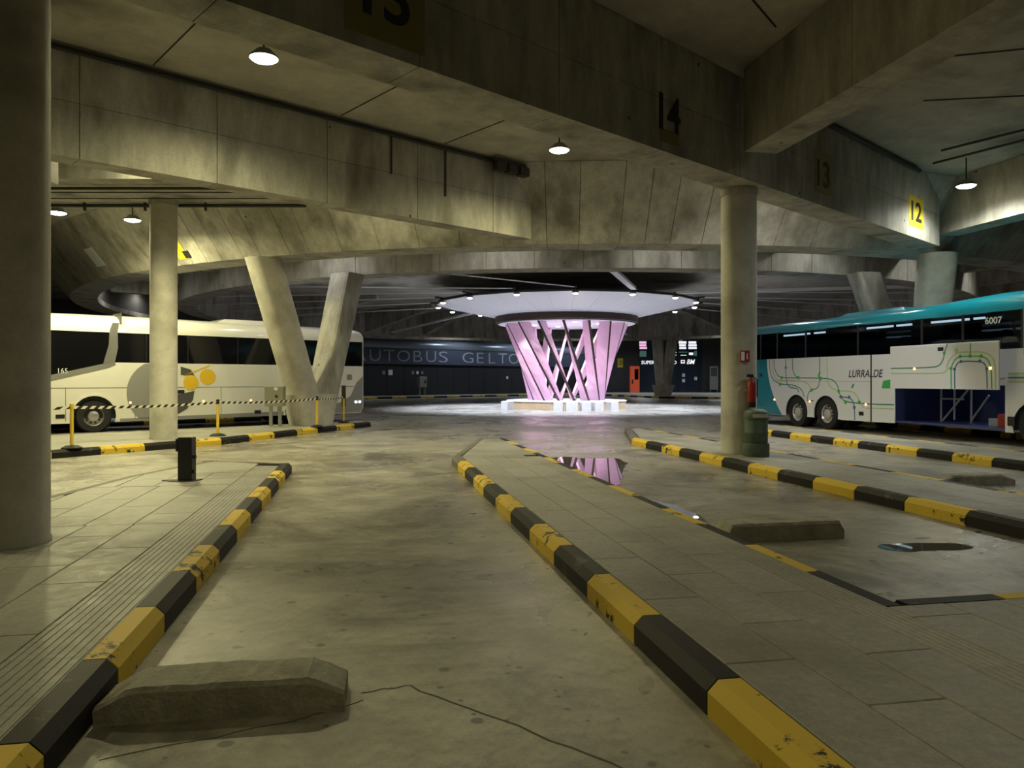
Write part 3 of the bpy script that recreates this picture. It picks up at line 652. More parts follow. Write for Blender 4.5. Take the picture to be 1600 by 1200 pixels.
for t, o_ in ((2.6, -2.4), (7.2, -2.3)):
    q = bpt(B2, t, o_, 6.85); hall_lamp(q[0], q[1], 6.85, 'ceiling lamp hidden behind the second beam, '+('left' if t < 5 else 'right')+' one', LAMP_W*.6, cone=178)
hall_lamp(10.4, 8.6, 6.85, 'added ceiling lamp out of view at upper right, right of cross beam', LAMP_W*.5, (.93, .96, .90))  # unseen lamp added to brighten the teal coach and numbered beam
hall_lamp(-7.6, 9.15, 6.85, 'ceiling lamp out of view at left, in the row between the beams')
hall_lamp(-13.6, 5.3, 6.85, 'ceiling lamp furthest left in the row between the beams')
hall_lamp(-15.5, 19.5, 6.85, 'ceiling lamp above the nose of the white coach')
hall_lamp(24.5, 15.5, 6.85, 'ceiling lamp out of view beyond the right cross beam', LAMP_W*.6, (.9, .95, .85))
hall_lamp(1.2, -2.0, 6.85, 'added ceiling lamp behind the camera over the lane end', LAMP_W*.5)  # dim unseen lamp added to lift the near beam face
NUMW = 'one two three four five six seven eight nine ten eleven twelve thirteen fourteen fifteen'.split()
for i, deg in enumerate((-96, -80, -64, -52, -36, -20, -6, 8, 22, 36, 52, 130, 160, 190, 220)):     # lamps added between the two rings to brighten the inner face
    q = rp(24.9 if deg < -50 else 23.7, R(deg), 6.95); hall_lamp(q[0], q[1], 6.95, 'added ceiling lamp in the slot between the two ring beams, number %s round from the left' % NUMW[i], 150, (.95, .95, .92))
for i, (r_, deg) in enumerate(((17.5, -42), (17.5, -14), (17.5, 14))):  # unseen lamps added to lift the ceiling above the canopy
    q = rp(r_, R(deg), 6.9); hall_lamp(q[0], q[1], 6.9, 'added ceiling lamp just inside the inner ring, number %s from the left' % NUMW[i], 240, (.9, .92, 1))
for i, (t, o_) in enumerate(((-6, 3.2), (2, 3.2), (10, 3.2), (18, 3.2), (27, 3.2))):
    q = wq(t, o_, 6.8); hall_lamp(q[0], q[1], 6.8, 'ceiling lamp above the far platform by the back wall, number %s from the left' % NUMW[i], 560, (.75, .86, 1))
for i, t in enumerate((4, 12, 22)):  # lamps added to light the far V support and ring
    q = qq(t, 9, 6.8); hall_lamp(q[0], q[1], 6.8, 'added ceiling lamp above the far platform by the shop front, number %s from the left' % NUMW[i], 800, (.85, .92, 1))

# ------------------------------------------------------------------ lattice tower with canopy
TC = Vector((11.3, 42.65, 0))
tw = thing('lattice_tower', 'pink lit lattice tower with white flaring canopy on a round plinth', 'pavilion', (TC.x, TC.y, 0))
m = MB(); m.lathe([(3.45, 0), (3.45, .42)], 12); m.build('plinth', 'plinth', tw)
m = MB(); m.lathe([(3.5, .42), (3.5, .47), (3.3, .48)], 12); m.build('plinth_top', 'plinth_top', tw)
NF = 16; TW = R(37)
for i in range(NF):
    th = 2*PI*i/NF+R(5)
    def fp(s, r_in, side):                             # s: 0 top .. 1 bottom
        r = (3.55*(1-s)+2.2*s); z = 4.82*(1-s)+.475*s
        a0, a1 = th, th+TW
        P = Vector((3.55*math.sin(a0), -3.55*math.cos(a0), 4.82)).lerp(Vector((2.2*math.sin(a1), -2.2*math.cos(a1), .475)), s)
        rad = Vector((P.x, P.y, 0)).normalized(); tan = Vector((-rad.y, rad.x, 0))
        return tuple(P-rad*r_in+tan*side)
    m = MB(); T = .07; D0, D1 = .82, .66
    rings = []
    for k in range(7):
        s = k/6; D = D0*(1-s)+D1*s
        rings.append([fp(s, 0, -T), fp(s, 0, T), fp(s, D, T), fp(s, D, -T)])
    m.loft(rings); f = m.build('fin', ['fin', 'fin_edge_shade'], tw)
    me = f.data                                         # outer edge face takes the painted shade
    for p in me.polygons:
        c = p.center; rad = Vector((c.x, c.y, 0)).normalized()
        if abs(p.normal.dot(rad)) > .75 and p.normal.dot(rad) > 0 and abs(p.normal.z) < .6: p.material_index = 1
m = MB(); m.lathe([(3.62, 4.80), (4.06, 4.84), (4.08, 5.18), (3.7, 5.24)], 32); m.build('drum_band', 'drum', tw, True)
m = MB(); m.lathe([(0, 4.86), (3.62, 4.86), (3.62, 4.92), (0, 4.92)], 32); m.build('soffit', 'plinth_top', tw)
m = MB(); m.lathe([(3.3, 4.79), (3.9, 4.77), (3.9, 4.80), (3.3, 4.82)], 32); m.build('light_ring', 'canopy', tw)
NCAN = 16; CO = R(-11.4); RR, RZ = 7.45, 5.92
rimpts = [(RR*math.sin(2*PI*i/NCAN+CO), -RR*math.cos(2*PI*i/NCAN+CO), RZ) for i in range(NCAN)]
for i in range(NCAN):
    A, B = Vector(rimpts[i]), Vector(rimpts[(i+1) % NCAN])
    for k in range(2):
        a, b = A.lerp(B, k/2), A.lerp(B, (k+1)/2)
        def inn_(p): q = Vector((p.x, p.y, 0)).normalized()*3.95; return Vector((q.x, q.y, 5.16))
        ai, bi = inn_(a), inn_(b); g = .006
        e = (b-a).normalized()*g; up = Vector((0, 0, .06))
        m = MB(); m.hexa([tuple(a+e), tuple(b-e), tuple(bi-e), tuple(ai+e), tuple(a+e+up), tuple(b-e+up), tuple(bi-e+up), tuple(ai+e+up)]); m.build('canopy_panel', 'canopy', tw)
m = MB()
for i in range(NCAN): m.tube([rimpts[i], rimpts[(i+1) % NCAN]], .075, 6)
m.build('rim', 'rim', tw)
for i in range(NCAN):                                  # outrigger bars past the rim
    q = Vector(rimpts[i]); d = Vector((q.x, q.y, 0)).normalized()
    MB().tube([tuple(q-d*.4+Vector((0, 0, .06))), tuple(q+d*.35+Vector((0, 0, .12)))], .05, 6).build('outrigger', 'rim', tw)
CLK = ['nearest the camera, centre']+['%s to its right' % o_ for o_ in ('first', 'second', 'third', 'fourth', 'fifth', 'sixth', 'seventh')]+['at the back, opposite the camera']+['%s to the left of the nearest' % o_ for o_ in ('seventh', 'sixth', 'fifth', 'fourth', 'third', 'second', 'first')]
for i in range(NCAN):                                  # floodlights on the rim
    q = Vector(rimpts[i])*.985+TC; q.z = RZ-.12
    fl = thing('rim_floodlight', 'small round floodlight under canopy rim, '+CLK[i], 'lamp', tuple(q), 0, 'floodlights on the canopy rim')
    MB().lathe([(.07, .06), (.15, .05), (.17, -.03), (.15, -.04)], 14).build('housing', 'housing', fl, True)
    MB().lathe([(0, -.10), (.09, -.09), (.15, -.035), (0, -.03)], 14).build('lens', 'lens_w', fl, True)
    spot(fl, (0, 0, -.13), RIM_W, (.70, .79, 1.0), 96, .9, .08, Vector((-math.sin(2*PI*i/NCAN+CO)*.16, math.cos(2*PI*i/NCAN+CO)*.16, -1)).to_track_quat('-Z', 'Y').to_euler())
for i in range(8):                                     # uplights on the plinth inside the lattice
    a = 2*PI*i/8+.2; fl = thing('plinth_uplight', 'small uplight on the plinth inside the lattice', 'lamp', (TC.x+1.0*math.sin(a), TC.y-1.0*math.cos(a), .48), 0, 'uplights inside the lattice')
    MB().lathe([(.12, 0), (.14, .1), (.12, .12)], 12).build('housing', 'housing', fl); MB().lathe([(0, .13), (.11, .125), (.11, .12), (0, .12)], 12).build('lens', 'lens_p', fl)
    spot(fl, (0, 0, .2), UP_W, (1, .80, .93), 150, .5, .08, (PI, 0, 0))
for i in range(6):                                     # downlights under the soffit
    a = 2*PI*i/6; fl = thing('soffit_downlight', 'round white downlight inside the top of the lattice', 'lamp', (TC.x+1.9*math.sin(a), TC.y-1.9*math.cos(a), 4.80), 0, 'downlights inside the lattice')
    MB().lathe([(.16, .0), (.18, .055), (.1, .058)], 14).build('housing', 'housing', fl); MB().lathe([(0, -.012), (.15, -.01), (.15, 0), (0, 0)], 14).build('lens', 'lens_w', fl)
    spot(fl, (0, 0, -.03), UP_W*6, (1, .93, .97), 110, .5, .08)
for i, (px, wd) in enumerate([(-3.35, .6), (-.68, .5), (.0, .62), (.72, .5), (1.38, .5), (2.2, .5)]):
    a = math.asin(max(-1, min(1, px/3.95)))-YAW*0
    rgt = Vector((math.cos(YAW), -math.sin(YAW), 0)); fwd = Vector((math.sin(YAW), math.cos(YAW), 0))
    q = TC+rgt*px-fwd*math.sqrt(max(.1, 4.0**2-px*px))
    lab = ['pale stone seat block standing alone left of the round plinth', 'first pale stone seat block from the left before the plinth front', 'wide pale stone seat block at the middle of plinth front', 'pale stone seat block right of the wide one', 'pale stone seat block fourth along the plinth front', 'pale stone seat block furthest right along plinth'][i]
    tag(MB().rbox(-wd/2, wd/2, -.25, .25, 0, .46, .03).build('seat_block', 'stool', None, loc=tuple(q), rotz=-YAW+math.asin(px/4)*.9), lab, 'block', 'seat blocks around the plinth')
# cables and struts from the inner ring to the canopy
cam_dir = math.atan2(-TC.x+RC.x, 1)
def ringpt(phi, z): return Vector(rp(21.0, phi, z))
cl = [(-32, 0), (-59, 15), (-73, 14), (-85, 13), (-97, 12), (-109, 11), (46, 2), (58, 3), (70, 3), (84, 4), (98, 5)]
ORD = ['first', 'second', 'third', 'fourth', 'fifth', 'sixth', 'seventh']
for i, (deg, k) in enumerate(cl):
    q = Vector(rimpts[k])+TC; side = 'left' if deg < 0 else 'right'
    tag(MB().tube([tuple(ringpt(R(deg), ZB+.35)), tuple(q+Vector((0, 0, .12)))], .028, 6).build('stay_cable', 'cable'), 'thin pale stay cable to the canopy rim, %s on the %s from the front' % (ORD[sum(1 for d_, _ in cl if (d_ < 0) == (deg < 0) and abs(d_) < abs(deg))], side), 'cable', 'stay cables on the %s' % side)
for i, (deg, k) in enumerate([(-10.5, 1), (150, 7), (-152, 10), (34, 2)]):
    q = Vector(rimpts[k])+TC; p0 = ringpt(R(deg), ZB+.25); d = (q-p0).normalized(); sd = d.cross(Vector((0, 0, 1))).normalized()*.14; up = Vector((0, 0, .06))
    q = q+Vector((0, 0, .1))
    tag(MB().hexa([tuple(p0-sd-up), tuple(p0+sd-up), tuple(q+sd-up), tuple(q-sd-up), tuple(p0-sd+up), tuple(p0+sd+up), tuple(q+sd+up), tuple(q-sd+up)]).build('canopy_strut', 'canopy'),
        ['flat white strut hanging from the near ring to the canopy front', 'flat white strut at the back right of the canopy', 'flat white strut at the back left of the canopy', 'flat white strut at the right of the canopy'][i], 'strut')

# ------------------------------------------------------------------ coaches
def wheel(parent, x, y, sgn, hub='silver', r=.5):
    m = MB(); m.ylathe([(.30, -.14), (.30, 0), (.47, 0), (r, -.04*1), (r, -.26), (.47, -.30), (.30, -.30)], x, r, 36)
    for i, v in enumerate(m.v): m.v[i] = (v[0], y+v[1]*sgn, v[2])
    t = m.build('wheel', 'rubber', parent, True)
    m = MB(); m.ylathe([(.31, -.02), (.30, -.03), (.26, -.10), (.16, -.10), (.15, -.02), (.09, 0), (.001, .005)], x, r, 32, 0, False)
    for i, v in enumerate(m.v): m.v[i] = (v[0], y+v[1]*sgn, v[2])
    m.build('rim', hub, t, True)
    m = MB()
    for k in range(10):
        a = 2*PI*k/10; c0 = (x+.21*math.cos(a), r+.21*math.sin(a))
        mm = MB(); mm.plate(disc_poly(c0[0], c0[1], .03, 8), -.10, -.07)
        for i, v in enumerate(mm.v): mm.v[i] = (v[0], y+v[1]*sgn, v[2])
        m.add(mm.v, mm.f)
    m.build('wheel_nuts', 'blackplastic' if hub != 'chrome' else 'chrome', t)
    return t
def arch_cut(x, zb, r=.62, wz=.5):                     # points of a wheel-arch cut along the bottom edge, left to right
    a0 = math.asin((zb-wz)/r) if abs(zb-wz) < r else 0
    return [(x-r*math.cos(a), wz+r*math.sin(a)) for a in [a0+(PI-2*a0)*i/14 for i in range(15)]]
def skin(parent, name, poly, s, mat, t=.03, y=0): return MB().plate(poly, s*y, s*(y-t) if s > 0 else -y+t).build(name, mat, parent)
def roof(parent, L, s, mat, prof, ends):
    """prof: half section (inset from side, z); ends: list of (x, dz)"""
    m = MB(); sect = []
    half = prof; full = [(-i, z) for i, z in half]+[(-2.55+i, z) for i, z in reversed(half)]
    m.loft([[(x, s*y, z+dz*max(0, (z-half[0][1])/(half[-1][1]-half[0][1]))) for y, z in full] for x, dz in ends]); return m.build('roof', mat, parent, True)

# --- white coach on the left
UL = -U; la = math.atan2(UL.y, UL.x)
bl = thing('white_coach', 'white coach with grey disc and yellow circle graphics behind the barrier tape', 'coach', (-.1, 30.56, 0), la)
s = 1; L = 13.0
MB().box(.12, 12.7, -2.4, -.12, .42, 3.2).build('chassis', 'interior', bl)
bot = [(0, .55), (.1, .33), (2.0, .33)]+arch_cut(2.65, .33)+[(3.3, .33), (8.85, .30)]+arch_cut(9.53, .3)+[(10.2, .30), (12.9, .32), (13.05, .9)]
top = [(13.0, 1.12), (10.72, 1.72), (9.3, 2.08), (8.95, 2.15), (0, 2.14)]
sk = skin(bl, 'side_panel', bot+top, s, 'white_bus')
skin(bl, 'side_panel', [(0, .33), (13, .33), (13, 2.1), (0, 2.14)], s, 'white_bus', .03, -2.52)
gl = skin(bl, 'window_glass', [(.05, 2.14), (8.9, 2.15), (9.3, 2.08), (13.0, 1.12), (12.6, 3.0), (10.7, 3.14), (8.9, 3.12), (.05, 3.08)], s, 'blackglass', .025, -.006)
skin(bl, 'window_glass', [(.05, 2.14), (12.9, 2.14), (12.6, 3.08), (.05, 3.08)], s, 'blackglass', .025, -2.52)
for x in (1.6, 3.3, 5.0, 6.7, 8.0): MB().box(x, x+.03, -.03, -.001, 2.16, 3.07).build('pane_joint', 'blackplastic', gl)
skin(bl, 'pillar', [(9.28, 2.1), (8.95, 2.16), (8.86, 2.6), (8.87, 3.14), (8.82, 3.38), (9.02, 3.38), (9.10, 3.14), (9.12, 2.7)], s, 'silver', .02, .012)
skin(bl, 'window_trim', [(13.0, 1.14), (10.75, 1.74), (9.3, 2.10), (8.95, 2.16), (8.92, 2.08), (9.15, 1.98), (10.7, 1.58), (13.02, .96)], s, 'steel', .02, .008)
MB().box(-.05, 0, -2.5, -.05, .5, 3.3).build('rear_panel', 'white_bus', bl); MB().box(-.07, -.05, -2.2, -.3, 2.1, 3.1).build('rear_window', 'blackglass', bl)
MB().hexa([(12.9, -2.5, .35), (13.1, -2.4, .35), (13.1, -.15, .35), (12.95, -.03, .35), (12.3, -2.5, 3.2), (12.5, -2.4, 3.2), (12.5, -.15, 3.2), (12.35, -.03, 3.2)]).build('windscreen', 'blackglass', bl)
roof(bl, L, s, 'white_bus', [(0, 3.08), (.01, 3.2), (.06, 3.34), (.16, 3.46), (.34, 3.55), (.7, 3.62), (1.27, 3.65)], [(-.02, -.06), (.25, 0), (4.2, 0), (6.2, .02), (8.2, .04), (10.5, .02), (12.0, -.06), (12.7, -.2)])
MB().loft([[(2.6, -.55, 3.58), (5.6, -.55, 3.58), (5.6, -2.0, 3.58), (2.6, -2.0, 3.58)], [(2.9, -.65, 3.74), (5.2, -.65, 3.74), (5.2, -1.9, 3.74), (2.9, -1.9, 3.74)]]).build('air_conditioning_pod', 'white_bus', bl)
MB().box(8.75, 8.79, -.8, .004, 3.36, 3.70).build('roof_joint', 'dark_vinyl', bl)
MB().box(.3, 12.9, 0, .003, 1.355, 1.372).build('panel_seam', 'dark_vinyl', bl)
for x in (1.5, 3.55, 5.6, 8.35, 10.3, 12.0): MB().box(x, x+.015, 0, .003, .36, 1.355).build('panel_seam', 'dark_vinyl', bl)
def clip_disc(cx, cz, r, zlo, zhi, a0=0, a1=2*PI, n=40):
    P = disc_poly(cx, cz, r, n, a0, a1); return [(x, min(max(z, zlo), zhi)) for x, z in P]
gd = skin(bl, 'grey_disc', clip_disc(7.55, 1.2, 1.06, .36, 2.13, PI*-.5, PI*.5), s, 'grey_vinyl', .005, .006)
skin(bl, 'dark_wedge', [(6.95, 1.78), (6.48, 1.72), (6.62, 1.95), (6.95, 2.05)], s, 'dark_vinyl', .005, .006)
skin(bl, 'dark_wedge', [(7.5, .40), (7.1, .45), (6.75, .65), (6.55, .95), (6.5, 1.25), (7.5, 1.02)], s, 'dark_vinyl', .005, .006)
skin(bl, 'yellow_disc', disc_poly(6.62, 1.52, .25, 28), s, 'yellow_vinyl', .005, .008)
skin(bl, 'yellow_disc', disc_poly(6.07, 1.71, .265, 28), s, 'yellow_vinyl', .005, .008)
m = MB(); ribbon(m, [(6.85, 1.75), (6.0, 2.09)], .05, .003, .006); m.build('yellow_streak', 'yellow_vinyl', bl)
m = MB(); m.plate(disc_poly(1.82, 1.86, .17, 20), .001, .006); r_ = m.build('round_logo', 'dark_vinyl', bl); m = MB(); m.plate(disc_poly(1.82, 1.86, .11, 20), .006, .010); m.build('logo_hole', 'white_bus', r_)
skin(bl, 'grey_swoosh', [(.02, 1.75), (.3, 1.5), (.55, 1.0), (1.0, .75), (1.45, .66), (1.45, .36), (.12, .36), (.02, .55)], s, 'grey_vinyl', .005, .006)
skin(bl, 'sill_strip', [(1.6, .34), (8.8, .31), (8.8, .40), (1.6, .50)], s, 'grey_vinyl', .005, .006)
for x, z in ((6.95, 1.22), (10.45, .52), (4.3, .48)): MB().box(x-.12, x+.12, 0, .008, z-.06, z+.06).build('vent', 'blackplastic', bl)
MB().box(.5, .72, 0, .01, 1.62, 1.82).build('vent', 'grey_vinyl', bl)
for x in (8.5, 6.2, 4.55): MB().rbox(x-.03, x+.03, 0, .02, .86, .92, .005).build('marker_lamp', 'led_small', bl)
for x in (.15, .32): MB().rbox(x-.05, x+.05, 0, .02, .72, .8, .005).build('tail_lamp', 'led', bl)
text_obj('fleet_number', '165', .2, 'whiteprint', bl, face_mtx((10.38, .01, 1.88), (-1, 0, 0)), .001, 0, 'CENTER', 0, height=.15)
for x in (2.65, 9.53):
    wheel(bl, x, -.04, 1); wheel(bl, x, -2.51, -1)
    m = MB(); m.loft([[(x+r_*math.cos(PI*i/28-.25*(1-2*i/28)), y_, .5+r_*math.sin(PI*i/28-.25*(1-2*i/28))) for r_, y_ in ((.62, -.03), (.68, -.03), (.68, .012), (.62, .012))] for i in range(29)]); m.build('arch_lip', 'white_bus', bl, True)
    MB().ylathe([(.62, -.45), (.62, -.44), (.0, -.44)], x, .5, 24).build('arch_liner', 'rubber', bl)

# --- teal and white coach on the right
A5 = R(5); ud = Vector((math.sin(A5), -math.cos(A5), 0)); ra = math.atan2(ud.y, ud.x)
org = Vector((14.65, 23.4, 0))-ud*4.5
br = thing('teal_coach', 'teal and white coach with green route graphics and raised luggage door', 'coach', tuple(org), ra)
s = -1
WB, WT = 2.36, 3.30
# cabin and lower body around the open luggage bay
MB().box(.1, 14.6, .10, 2.44, 1.72, 1.80).build('cabin_floor', 'interior', br)
MB().box(.1, 8.2, .12, 2.44, .42, 1.7).build('chassis', 'interior', br); MB().box(11.85, 14.6, .12, 2.44, .42, 1.7).build('chassis', 'interior', br)
bay = MB(); bay.box(8.2, 11.85, .05, 2.44, .38, .43); bay.box(8.2, 11.85, 2.38, 2.44, .43, 1.7); bay.box(8.18, 8.22, .05, 2.44, .43, 1.7); bay.box(11.82, 11.86, .05, 2.44, .43, 1.7)
bay = bay.build('luggage_bay', 'bay_blue', br)
for a, b in [((9.0, .43), (9.0, 1.5)), ((9.0, 1.08), (9.75, 1.08)), ((9.45, .5), (9.45, 1.45)), ((9.05, .46), (10.0, 1.45)), ((10.0, .43), (10.0, 1.5)), ((10.9, .5), (10.9, 1.5)), ((10.0, .5), (10.55, 1.2)), ((10.5, .6), (10.5, 1.5)), ((10.55, 1.5), (11.1, .9))]:
    y = .9 if a[0] < 10.2 else 1.9
    MB().tube([(a[0], y, a[1]), (b[0], y, b[1])], .028, 6).build('bay_strut', 'bay_frame', bay)
MB().box(10.9, 11.3, .5, 1.0, .43, .62).build('toolbox', 'bay_frame', bay); MB().box(11.3, 11.7, .35, .9, .43, .75).build('red_case', 'red', bay)
fl = MB().box(9.6, 11.3, 1.2, 1.24, 1.62, 1.66).build('bay_lamp', 'led', bay); spot(br, (10.9, 1.25, 1.6), 9, (.55, .65, 1), 140, .5, .1)
lowb = [(0, .6), (.12, .42), (2.9, .36)]+arch_cut(3.73, .36, .60)+arch_cut(5.25, .36, .60)+[(6.0, .34), (8.24, .36), (8.24, 1.47), (11.82, 1.47), (11.82, .33), (11.83, .33)]+arch_cut(12.62, .33, .60)+[(14.4, .34), (14.9, .8), (14.9, WB)]
lowb = [p for i, p in enumerate(lowb) if i == 0 or p != lowb[i-1]]
skin(br, 'side_panel', lowb+[(0, WB)], s, 'white_bus2')
skin(br, 'side_panel', [(0, .36), (14.8, .36), (14.8, WB), (0, WB)], s, 'white_bus2', .03, -2.52)
curve = [(2.02+.0*i, WB) for i in range(1)]+[(2.0+.95*(1-(1-(k/8))**.5) if False else 2.02+.10*k/8+.80*(k/8)**2.2, WB-(WB-.38)*k/8) for k in range(1, 9)]
skin(br, 'teal_tail', [(0, WB), (0, .6), (.12, .43)]+[(2.92, .37)]+list(reversed(curve)), s, 'teal', .005, .006)
MB().box(-.05, 0, .05, 2.5, .45, 3.5).build('rear_panel', 'teal', br)
glr = skin(br, 'window_glass', [(0, WB), (12.3, WB), (12.3, WT-.01), (0, WT)], s, 'dark_glass', .02, -.004)
skin(br, 'window_glass', [(0, WB), (12.3, WB), (12.3, WT-.01), (0, WT)], s, 'dark_glass', .02, -2.53)
for x in (1.6, 2.6, 4.2, 6.7, 9.2, 10.55, 12.24): MB().box(x, x+.07, .0, .03, WB, WT).build('window_post', 'blackplastic', glr)
skin(br, 'front_pillar', [(12.3, WB-.15), (13.0, WB-.3), (12.95, WT), (12.3, WT)], s, 'silver', .03, .0)
skin(br, 'front_side_glass', [(13.0, 1.5), (14.8, 1.3), (14.4, WT-.05), (12.95, WT)], s, 'blackglass', .02, .002)
MB().hexa([(14.8, .05, .4), (15.05, .2, .4), (15.05, 2.35, .4), (14.8, 2.5, .4), (14.3, .05, 3.35), (14.5, .2, 3.35), (14.5, 2.35, 3.35), (14.3, 2.5, 3.35)]).build('windscreen', 'blackglass', br)
roof(br, 15, s, 'teal', [(0, 3.29), (.01, 3.38), (.06, 3.49), (.18, 3.58), (.45, 3.65), (1.27, 3.69)], [(-.05, -.14), (.4, -.02), (5.5, 0), (8.6, 0), (10.4, .10), (11.5, .15), (13.4, .12), (14.3, -.1)])
MB().loft([[(5.2, .45, 3.6), (8.2, .45, 3.6), (8.2, 2.1, 3.6), (5.2, 2.1, 3.6)], [(5.5, .6, 3.76), (7.9, .6, 3.76), (7.9, 1.95, 3.76), (5.5, 1.95, 3.76)]]).build('air_conditioning_pod', 'teal', br)
for x in range(14):                                    # seats behind the glass
    for y0 in (.28, 1.45):
        q = 1.0+x*.82; m = MB(); m.rbox(q, q+.42, y0, y0+.85, 1.8, 2.25, .04); m.loft([[(q-.12, y0, 2.2), (q+.02, y0, 2.2), (q+.02, y0+.85, 2.2), (q-.12, y0+.85, 2.2)], [(q-.22, y0+.05, 2.86), (q-.14, y0+.05, 2.86), (q-.14, y0+.8, 2.86), (q-.22, y0+.8, 2.86)]])
        m.build('seat', 'seatfab', br)
for a, b in [(2.62, 4.05), (4.3, 4.85), (6.79, 7.84), (8.0, 8.55), (9.27, 10.49), (10.65, 10.97)]: MB().box(a, b, .28, .33, 3.165, 3.22).build('cabin_light', 'led', br)
MB().box(4.9, 6.6, .28, .34, 3.12, 3.24).build('luggage_rack', 'bay_blue', br)
# raised luggage door
oy = -.45
dr = MB().rbox(8.57, 12.05, oy, oy+.04, 1.37, 2.545, .008).build('luggage_door', 'white_bus2', br)
for x in (8.8, 11.8): MB().tube([(x, oy+.04, 1.6), (x, .05, 1.66)], .025, 6).build('lift_arm', 'steel', dr)
MB().box(10.24, 10.42, oy-.006, oy, 2.36, 2.46).build('door_latch', 'blackplastic', dr)
LN = {'g_dark': [[(2.46, 2.35), (2.46, 2.06), (2.64, 1.78), (2.92, 1.68), (3.86, 1.68), (5.32, 1.66), (5.65, 1.6), (5.85, 1.41), (5.88, 1.25), (6.01, 1.03), (6.2, .91), (7.31, .88), (8.22, .89)], [(2.18, 2.35), (2.2, 1.96), (2.35, 1.63), (2.82, 1.45), (3.59, 1.44), (4.04, 1.3), (4.17, 1.02)], [(3.53, 2.35), (3.53, 1.94), (3.67, 1.75), (3.86, 1.68)], [(4.96, 2.35), (4.96, 1.47), (4.84, 1.33), (4.55, 1.27), (4.37, 1.18), (4.32, .93)], [(4.32, .91), (4.66, .91)]],
      'g_blue': [[(3.15, 2.34), (3.15, 1.65), (3.28, 1.39), (3.51, 1.33), (3.82, 1.32), (3.86, 1.18)], [(5.9, 1.07), (6.36, 1.06), (6.54, .96), (6.59, .75), (6.61, .37)]],
      'g_light': [[(5.33, 2.35), (5.33, 1.56), (5.52, 1.34), (5.88, 1.26), (6.48, 1.26), (6.72, 1.14), (6.81, .93), (7.02, .76)], [(7.08, .76), (8.22, .77)]],
      'g_olive': [[(2.35, 2.35), (2.37, 1.91), (2.56, 1.63), (2.8, 1.58), (4.12, 1.58), (4.41, 1.46), (4.53, 1.27)]]}
for mt, ls in LN.items():
    for ln in ls: m = MB(); ribbon(m, ln, .035, -.004, -.001); m.build('route_line', mt, br)
for x, z in [(2.92, 1.68), (3.86, 1.68), (2.82, 1.45), (4.55, 1.27), (6.2, .91), (6.81, .92), (5.88, 1.25)]: MB().plate(disc_poly(x, z, .062, 14), -.008, -.001).build('route_stop', 'g_mid', br)
for x, z in [(3.15, 2.04), (6.36, 1.07), (6.0, 1.07), (6.59, .76)]: MB().plate(disc_poly(x, z, .055, 14), -.008, -.001).build('route_stop', 'g_blue', br)
for x, z, r in [(4.86, 1.72, .5), (5.04, 1.58, -.6), (6.44, 1.34, .7)]:
    MB().plate([(x, z), (x+.05, z+.12), (x+.16*math.copysign(1, r), z+.16), (x+.10*math.copysign(1, r), z+.03)], -.006, -.001).build('leaf_print', 'g_mid', br)
DL = {'g_dark': [[(8.6, 1.93), (10.11, 1.93), (10.32, 1.99), (10.43, 2.16), (10.45, 2.3), (10.55, 2.54)]], 'g_mid': [[(10.67, 1.38), (10.66, 1.89), (10.73, 2.07), (10.86, 2.18), (10.99, 2.2), (11.55, 2.19), (11.74, 2.12), (11.84, 1.91), (11.86, 1.39)], [(11.25, 2.53), (11.25, 2.21)]],
      'g_blue': [[(10.78, 1.38), (10.77, 1.87), (10.84, 2.02), (10.97, 2.08), (11.52, 2.06), (11.66, 2.01), (11.72, 1.86), (11.73, 1.39)]], 'g_light': [[(10.52, 1.93), (10.59, 2.11), (10.81, 2.29), (11.03, 2.31), (11.62, 2.29), (11.86, 2.19), (11.96, 1.98), (11.96, 1.39)], [(8.61, 1.79), (10.36, 1.77), (10.5, 1.82), (10.58, 1.93)]]}
for mt, ls in DL.items():
    for ln in ls: m = MB(); ribbon(m, ln, .032, oy-.004, oy); m.build('route_line', mt, dr)
for x, z in [(10.95, 2.2), (11.24, 2.2), (11.56, 2.19), (10.66, 1.9), (10.45, 2.3)]: MB().plate(disc_poly(x, z, .045, 14), oy-.008, oy).build('route_stop', 'g_mid', dr)
for x, z in [(10.97, 2.07), (11.52, 2.07), (10.77, 1.88), (11.72, 1.87)]: MB().plate(disc_poly(x, z, .042, 14), oy-.008, oy).build('route_stop', 'g_blue', dr)
MB().plate([(10.80, 2.28), (10.76, 2.38), (10.84, 2.44), (10.90, 2.33)], oy-.006, oy).build('leaf_print', 'g_light', dr)
for x, z in ((11.82, 1.89), (9.46, 1.91)): MB().rbox(x-.03, x+.03, oy-.02, oy, z-.03, z+.03, .004).build('marker_lamp', 'led_small', dr)
for x, z in ((2.49, .9), (4.46, .89), (7.09, .87)): MB().rbox(x-.03, x+.03, -.02, 0, z-.03, z+.03, .004).build('marker_lamp', 'led_small', br)
for z, mt in ((1.76, 'g_light'), (1.66, 'g_dark'), (1.56, 'g_light')): m = MB(); ribbon(m, [(11.9, z), (14.6, z)], .04, -.004, -.001); m.build('route_line', mt, br)
MB().box(7.28, 7.33, -.006, 0, .36, WB).build('panel_gap', 'blackplastic', br); MB().box(2.3, 7.28, -.003, 0, 1.555, 1.567).build('panel_seam', 'grey_vinyl', br)
for x, z in ((6.89, .58), (1.66, 1.79)): MB().box(x-.1, x+.1, -.008, 0, z-.06, z+.06).build('vent', 'blackplastic', br)
MB().rbox(11.9, 12.1, -.012, 0, .5, .72, .02).build('fuel_flap', 'blackplastic', br)
text_obj('operator_lettering', 'LURRALDE', .4, 'print', br, face_mtx((7.07, -.009, 1.80), (1, 0, 0)), .002, .22, 'CENTER', .002, width=1.45, height=.23)
